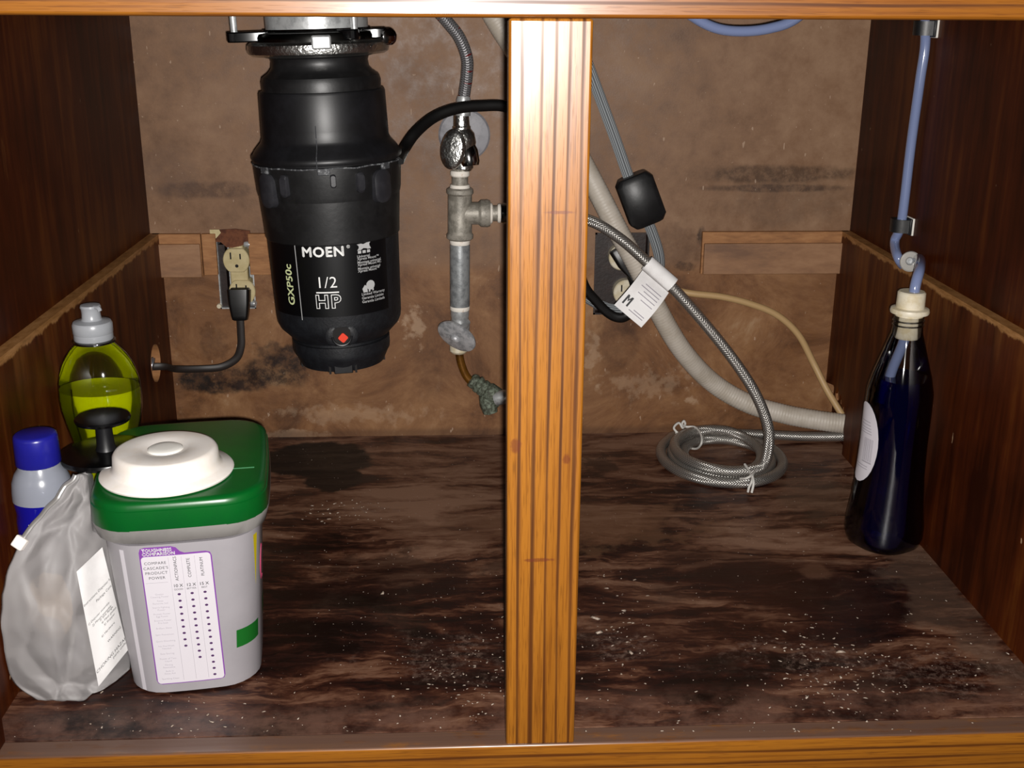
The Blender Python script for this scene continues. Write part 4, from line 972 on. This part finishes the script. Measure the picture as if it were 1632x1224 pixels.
names = [('Grease', 'Cleaning Power'), ('Rinse', 'Removes Soil'), ('Starch Fighting', 'Power'), ('Protein Power', 'Egg Power'), ('Enzyme Power', 'Pre-Soak'), ('Brilliant Shine',), ('Spot Prevention',), ('Quick Dissolving',), ('No Pre-Wash', 'Needed'), ('Easy Storing',), ('Power of Two', 'Liquid'), ('Filming', 'Resistance'), ('Built in', 'Rinse Aid'), ('Sparkling Clean',)]
for z, nm in zip(rowz, names):
    for k, s in enumerate(nm): lt_(g, s, .0020, c0, z + (.0011 if len(nm) > 1 else 0) - k * .0021)
link('label_rows', g, 'print_pale', lbl, sharp=None)
g = G()
for x in (LX0 + .0196, LX0 + .0285, LX0 + .0375): quad2d(g, x - .00012, LZ0 + .003, x + .00012, LZ1 - .0085, F3, 1, 8)
quad2d(g, LX0 + .002, LZ1 - .0285, LX0 + .0175, LZ1 - .0282, F3, 3, 1)
link('label_rule', g, 'print_pale', lbl, sharp=None)
g = G()
for x, n in zip(cols, (9, 11, 14)):
    for z in rowz[:n]: poly2d(g, [(x + .00120 * math.cos(a * math.pi / 5), z + .00095 * math.sin(a * math.pi / 5)) for a in range(10)], F3)
link('label_dots', g, 'dot', lbl, sharp=None)
# pale moulded strip left of the label
g = G(); F0 = face(.0008)
quad2d(g, -.0405, .003, -.0375, .1225, shear(face(.0010), -.035), 2, 6); link('pale_strip', g, 'label_white', tub, sharp=None)
# print wrapping the right corner and side
def side(lift):     # s = arc distance round the front-right corner, from its start
    def fn(s, z):
        w_, d_ = tw(z); hx, hd_ = w_ / 2, d_ / 2; r = .024; q_ = math.pi / 2 * r
        if s < 0: x, y, nx, ny = hx - r + s, -hd_, 0, -1
        elif s < q_: a = s / r; x, y, nx, ny = hx - r + r * math.sin(a), -hd_ + r - r * math.cos(a), math.sin(a), -math.cos(a)
        else: x, y, nx, ny = hx, -hd_ + r + (s - q_), 1, 0
        if s > q_: x += .0022 * math.sin(min((s - q_) / .1, 1) * math.pi)
        if s < 0: y -= .0025 * (1 - ((hx - r + s) / hx) ** 2)
        else: y -= .0025 * (1 - ((hx - r) / hx) ** 2) * max(0, 1 - s / q_)
        return TM @ V((x + nx * lift, y + ny * lift, z))
    return fn
sf = side(.0008)
g = G(); quad2d(g, .008, .034, .075, .049, sf, 16, 2); wb = link('green_band', g, 'green_print', tub, sharp=None)
g = G(); poly2d(g, [(.0235, .122), (.0285, .122), (.0265, .079)][::-1], side(.0009)); link('yellow_ray', g, 'yellow_print', tub, sharp=None)
g = G()
sd = side(.0010)
g.tube([sd(.043 + .006 * math.cos(a), .090 + .014 * math.sin(a)) for a in [math.radians(k) for k in range(60, 320, 20)]], .0012, 6, 2); link('logo_swash', g, 'magenta_print', tub)
g = G(); quad2d(g, .048, .072, .052, .104, sd, 2, 2); quad2d(g, .041, .052, .045, .060, sd, 2, 2); link('white_print', g, 'label_white', tub, sharp=None)

# ------------------------------------------------------------------ white flanged stopper on the lid
wc = atz(266, 742, LZ + .006)
wd = thing('sink_stopper', 'white flanged plastic stopper lying on the green lid', 'stopper', (wc.x, wc.y, LZ))
WF = Matrix.Translation((wc.x, wc.y, LZ + .0004))
g = G().lathe([(.043, 0), (.0472, .0008), (.0478, .0022), (.0466, .0036), (.0405, .0050), (.0385, .0070), (.0378, .0100), (.0372, .0170), (.0355, .0192), (.0335, .0197), (.0170, .0197), (.0150, .0188)], WF, 72, cap1=True); b_ = link('flanged_cap', g, 'white_gloss', wd, sharp=50)
g = G().lathe([(.0128, .0186), (.0126, .0194), (.0110, .0202), (.0060, .0206), (.0005, .0207)], WF, 40); link('centre_knob', g, simple('bright_white', '#f2efe8', .35), wd, sharp=50)
# ------------------------------------------------------------------ black stopper with knob, resting on lid edge and bag
kc = atz(170, 722, LZ + .004)
ks = thing('sink_stopper', 'black disposal stopper with round knob behind the white stopper', 'stopper', (kc.x, kc.y, LZ))
KF = Matrix.Translation((kc.x, kc.y, LZ + .0005)) 
g = G().lathe([(.030, 0), (.0338, .0012), (.0345, .0030), (.0338, .0052), (.030, .0060), (.012, .0068)], KF, 56); link('stopper_disc', g, 'black_gloss', ks)
g = G().lathe([(.0080, .006), (.0066, .010), (.0060, .022), (.0064, .0275)], KF, 28); link('stopper_post', g, 'black', ks)
g = G().lathe([(.0062, .0268), (.0150, .0280), (.0198, .0300), (.0204, .0318), (.0195, .0332), (.0120, .0338), (.0005, .0339)], KF, 48); link('stopper_knob', g, 'black_gloss', ks)

# ------------------------------------------------------------------ yellow dish soap bottle
YX, YY = .0435, .2395
yb = thing('soap_bottle', 'squat clear bottle of yellow green dish soap with frosted push cap', 'bottle', (YX, YY, 0))
YF = Matrix.Translation((YX, YY, 0))
dzy = -.0115
yp = [(.020, .0), (.026, .003), (.0275, .012), (.0275, .08), (.0265, .105), (.0255, .128), (.0268, .140), (.0302, .154), (.0330, .168), (.0337, .179), (.0328, .192), (.0295, .205), (.0240, .215), (.0180, .2215), (.0152, .2245), (.0150, .2285)]
link('bottle_shell', G().lathe([(r, z) for r, z in yp], YF, 48, 1., .8, True, False), 'shell', yb, sharp=60)
yl = [(max(r - .0013, .01), max(z, .0012)) for r, z in yp if z < .185] + [(.0322, .1860)]
link('liquid', G().lathe(yl, YF, 48, 1., .8), 'liq_yellow', yb, sharp=50)
g = G().lathe([(.0158, .2250), (.0170, .2255), (.0170, .2270), (.0150, .2280)], YF, 32); link('neck_ring', g, 'shell_grey', yb)
g = G().lathe([(.0150, .2275), (.0156, .2285), (.0154, .2330), (.0158, .2335), (.0158, .2405), (.0148, .2425), (.0085, .2440), (.0076, .2455), (.0073, .2500), (.0076, .2530), (.0082, .2545), (.0076, .2562), (.0005, .2568)], YF, 36); cp = link('push_cap', g, 'cap_white', yb, sharp=40)
g = G().tube([V((YX + .004, YY - .004, .2550)), V((YX + .0085, YY - .0065, .2550)), V((YX + .0095, YY - .007, .2528))], .0018, 8, 5); link('spout_tip', g, 'cap_white', cp)
g = G(); 
pts = []
for r, z in [(r, z) for r, z in yp if .138 < z < .195]: pts.append(V((YX - (r + .0003) * .45, YY - (r + .0003) * .8 * .893, z)))
g.tube(pts, .0006, 6, 4); link('shell_crease', g, 'shell', yb)

# ------------------------------------------------------------------ blue capped bottle
QX, QY = .0325, .1195
qb = thing('rinse_bottle', 'deep blue bottle with blue screw cap by the left wall', 'bottle', (QX, QY, 0))
ztop = at(55, 690, QY).z
QF = Matrix.Translation((QX, QY, 0))
zq = ztop
qp = [(.016, 0), (.0200, .003), (.0205, .01), (.0205, zq - .066), (.0198, zq - .060), (.0208, zq - .053), (.0208, zq - .046)]
link('bottle_body', G().lathe(qp + [(.0195, zq - .039), (.0175, zq - .035)], QF, 40), 'liq_violet', qb, sharp=60)
g = G().lathe([(.0213, zq - .050), (.0211, zq - .043), (.0202, zq - .036), (.0178, zq - .030), (.0150, zq - .026), (.0142, zq - .022)], QF, 40, cap0=False); link('clear_shoulder', g, NT('hazy_shoulder').set(col=lin('#9599a4'), rough=.22, trans=.25).m, qb)
g = G().lathe([(.0172, zq - .036), (.0165, zq - .031), (.0140, zq - .028), (.0138, zq - .020)], QF, 32); link('neck', g, simple('pale_grey_neck', '#b9bbc4', .3), qb)
g = G(); n = 60; rings = []
for z, r in ((zq - .0235, .0150), (zq - .0225, .0158), (zq - .003, .0152), (zq - .0008, .0146), (zq, .0132)):
    rings.append([QF @ V((r * (1 + (.012 if j % 2 else 0)) * math.cos(2 * math.pi * j / n), r * (1 + (.012 if j % 2 else 0)) * math.sin(2 * math.pi * j / n), z)) for j in range(n)])
link('screw_cap', g.loft(rings), 'blue_cap', qb, sharp=50)
g = G(); put_text(g, 'BLUE', .0042, lambda x, y: V((QX + .0211 * math.sin(x / .0211 - .05), QY - .0211 * math.cos(x / .0211 - .05), zq - .0655 + y)), off=.02); link('bottle_print', g, 'print_white', qb, sharp=None)

# ------------------------------------------------------------------ zip bag with paper
rows = [  # row, left, right, depth of the left edge, depth of the right edge
    (757, 120, 152, .104, .128), (775, 104, 170, .100, .128), (800, 84, 184, .093, .128), (830, 58, 194, .089, .128), (860, 34, 200, .084, .128), (900, 14, 206, .076, .127), (950, 2, 210, .068, .124), (1000, 0, 212, .063, .119), (1045, 3, 212, .063, .113), (1078, 12, 206, .066, .104), (1100, 34, 190, .068, .092), (1117, 60, 166, .066, .080)]
def bagY(yl, yr, s_, py): return yl + (yr - yl) * s_ ** 2.6 - .010 * math.sin(math.pi * s_) * min(1, (py - 750) / 150)
bag = thing('zip_bag', 'cloudy plastic zip bag leaning against the tub', 'bag', tuple(atz(105, 1112, 0)))
NF = 52
def rowat(t_):
    k = min(int(t_), len(rows) - 2); f_ = t_ - k; f2 = f_
    return [rows[k][i] * (1 - f2) + rows[k + 1][i] * f2 for i in range(5)]
NR = 72
rings = []
for kk in range(NR + 1):
    t_ = (len(rows) - 1) * kk / NR
    py, xl, xr, yl, yr = rowat(t_)
    if 0 < kk < NR:      # crinkled outline
        xl += 5 * noise.noise(V((kk * .21, 1, 0))); xr += 3 * noise.noise(V((kk * .24, 7, 0)))
    ring = []
    thick = .003 + .016 * math.sin(math.pi * min(1, (t_ + .3) / (len(rows) - .2))) ** .7
    for i in range(NF + 1):
        s_ = i / NF; px = xl + (xr - xl) * s_
        p = at(px, py + (4 * noise.noise(V((s_ * 7, 3, 9))) if kk == NR else 0), bagY(yl, yr, s_, py))
        u = V((s_ * 2.6 + t_ * .12, t_ * .36 - s_ * .5, 3.3))
        dd = noise.voronoi(u, distance_metric='DISTANCE')[0]; u2 = V((s_ * 4.5 - t_ * .2, t_ * .55 + s_ * 1.1, 8.1)); d2 = noise.voronoi(u2)[0]
        fold = .012 * min(1, (dd[1] - dd[0]) * 1.3) + .0030 * min(1, (d2[1] - d2[0]) * 1.3) - .009
        fall = math.sin(math.pi * min(max(s_, .02), .98)) ** .5 * min(1, .15 + kk / 16)
        d = (CAM - p).normalized()
        ring.append(p + d * (fold * fall))
    back = [p + V((.0, thick * max(math.sin(math.pi * i / NF), .03), 0)) for i, p in enumerate(ring)]
    rings.append((ring, back))
for ring, back in rings:
    for L_ in (ring, back):
        for p in L_:
            p.z = max(p.z, .0008); p.x = max(p.x, INS + .0012)
rr = [ring + back[-2:0:-1] for ring, back in rings]
# keep the rear clear of the tub's left flank
TI = TM.inverted()
for ring in rr:
    for p in ring:
        q_ = TI @ p; w_ = tw(min(max(q_.z, 0), TH))[0] / 2 + .0050
        if q_.z > .119: w_ = .066
        if -w_ < q_.x < 0 and q_.y > -.09:
            q_.x = -w_; n_ = TM @ q_; p.x, p.y = n_.x, n_.y
film = link('film', G().loft(rr, True, True), 'bag', bag, sharp=None)
# zip track along the upper left edge and its slider
zp = [rings[i][0][0] + (CAM - rings[i][0][0]).normalized() * .0015 for i in range(0, 28, 3)]
link('zip_track', G().tube(zp, .0022, 8, 8, flat=(.6, 1.)), 'tub_rim', bag)
sp = zp[-1]
fr_ = frame(sp + (CAM - sp).normalized() * .003, (zp[-2] - sp), CR)
link('zip_slider', G().box((-.0045, -.003, -.0045), (.0045, .003, .0045), fr_), 'white_gloss', bag, bevel=.0012)['label'] = 'white zip slider'
# cream lump inside
c = at(82, 965, .0790)
bm = bmesh.new(); bmesh.ops.create_icosphere(bm, subdivisions=4, radius=1)
g = G(); vs = []
for v in bm.verts:
    n_ = 1 + .22 * noise.noise(v.co * 1.6) + .08 * noise.noise(v.co * 5)
    vs.append(c + V((v.co.x * .0165, v.co.y * .0032, v.co.z * .026)) * n_)
bm.verts.index_update(); g.add(vs, [[v.index for v in f.verts] for f in bm.faces]); bm.free()
solo('packing_lump', g, 'cream', 'cream coloured lump seen through the cloudy zip bag', 'packing')
# instruction sheet at the right of the bag
P4 = [(122, 911), (163, 872), (204, 1036), (157, 1094)]
def onbag(px, py, lift=.004):
    # the front film at this pixel row, interpolated
    for k in range(len(rows) - 1):
        if rows[k][0] <= py <= rows[k + 1][0]: break
    f_ = (py - rows[k][0]) / (rows[k + 1][0] - rows[k][0]); f_ = min(max(f_, 0), 1)
    xl = rows[k][1] * (1 - f_) + rows[k + 1][1] * f_; xr = rows[k][2] * (1 - f_) + rows[k + 1][2] * f_; yl = rows[k][3] * (1 - f_) + rows[k + 1][3] * f_; yr = rows[k][4] * (1 - f_) + rows[k + 1][4] * f_
    s_ = min(max((px - xl) / (xr - xl), 0), 1); yy = bagY(yl, yr, s_, py)
    p = at(px, py, yy); return p
cs = [onbag(*p) for p in P4]
cs = [p + (CAM - p).normalized() * k for p, k in zip(cs, (.007, .004, .009, .008))]
def sh(u, v, lift=0.):
    p = cs[0].lerp(cs[1], u).lerp(cs[3].lerp(cs[2], u), v); d = (CAM - p).normalized()
    wv = .004 * math.sin(math.pi * u) * math.sin(math.pi * v) + .0012 * math.sin(u * 6 + v * 5)
    e_ = 0
    return p + d * (wv + lift)
g = G(); N = 12
vs = [sh(i / N, j / N) for j in range(N + 1) for i in range(N + 1)]; vs += [sh(i / N, j / N, -.0003) for j in range(N + 1) for i in range(N + 1)]
b_ = (N + 1) ** 2
g.add(vs, [(j * (N + 1) + i, j * (N + 1) + i + 1, (j + 1) * (N + 1) + i + 1, (j + 1) * (N + 1) + i) for j in range(N) for i in range(N)] + [(b_ + j * (N + 1) + i, b_ + (j + 1) * (N + 1) + i, b_ + (j + 1) * (N + 1) + i + 1, b_ + j * (N + 1) + i + 1) for j in range(N) for i in range(N)])
sheet = solo('instruction_sheet', g, 'paper', 'white printed instruction sheet at the right edge of the zip bag', 'paper', sharp=60)
g = G()
def st(s, size, u, v, **k):
    # lettering runs along the short edge
    ew = (cs[1] - cs[0]).length; eh = (cs[3] - cs[0]).length
    put_text(g, s, size, lambda x, y: sh(min(max(u + x / ew, 0.01), .99), min(max(v - y / eh, 0), 1), .0006), align='LEFT', **k)
for s, u, v, z_ in (('Instructions Disposer for', .02, .30, .0030), ('Package Contents', .42, .36, .0030), ('1) Disposer assembly', .04, .47, .0026), ('2) Mount assembly', .16, .51, .0026), ('3) Sink flange', .40, .53, .0026), ('4) Fiber gasket', .44, .565, .0026), ('5) Stopper', .50, .60, .0026), ('6) Hardware', .36, .665, .0026), ('WARNING', .50, .755, .0028), ('CHOKING HAZARD – Small', .02, .885, .0036), ('parts under 3 years', .55, .92, .0030)):
    st(s, z_, u, v)
link('sheet_print', g, 'print_black', sheet, sharp=None)

# ------------------------------------------------------------------ crumbs and dust on the cabinet floor
g = G()
def crumb(x, y, s_):
    if not (INS + .004 < x < W - INS - .004 and FT * .2 < y < D - .012): return
    q_ = TI @ V((x, y, 0))
    if abs(q_.x) < .05 and abs(q_.y) < .08: return
    if (x - BX) ** 2 + (y - BY) ** 2 < .0016: return
    a = rnd.random() * 6.3; l = s_ * (1 + rnd.random() * 1.6)
    c, n_ = math.cos(a), math.sin(a); h = s_ * .7
    vs = [V((x + (u * c - v_ * n_), y + (u * n_ + v_ * c), z_)) for u, v_, z_ in ((-l, -s_, .0002), (l, -s_ * .6, .0002), (l * .7, s_, .0002), (-l * .8, s_ * .7, .0002), (-.2 * l, 0, h), (.4 * l, .2 * s_, h * .8))]
    g.add(vs, [(0, 1, 5, 4), (1, 2, 5), (2, 3, 4, 5), (3, 0, 4), (0, 3, 2, 1)])
for (cx, cy, sx_, sy_, n_, sz) in ((760, 1075, 60, 45, 120, .0006), (730, 1010, 80, 60, 70, .0006), (985, 1000, 35, 45, 50, .0008), (1320, 1035, 60, 30, 70, .0008), (1330, 1110, 50, 30, 60, .0008), (1480, 1050, 70, 40, 50, .0007), (540, 812, 35, 12, 40, .0009), (350, 1140, 150, 25, 50, .0007), (1150, 1100, 250, 60, 90, .0006), (620, 900, 150, 120, 60, .0005), (1200, 950, 200, 120, 60, .0005)):
    for _ in range(n_):
        p = atz(rnd.gauss(cx, sx_), min(rnd.gauss(cy, sy_), 1165), 0); crumb(p.x, p.y, sz * (.45 + rnd.random() * .8))
for x, y, s_ in ((955, 1008, .0022), (1340, 1039, .002), (1005, 1040, .0016), (948, 985, .002), (610, 945, .0016)):
    p = atz(x, y, 0); crumb(p.x, p.y, s_)
cr = solo('crumbs', g, 'crumb', 'pale crumbs and flakes scattered over the cabinet floor', 'crumbs', sharp=None); cr['kind'] = 'stuff'
for o in list(bpy.data.objects):
    if '_o' in o: del o['_o']
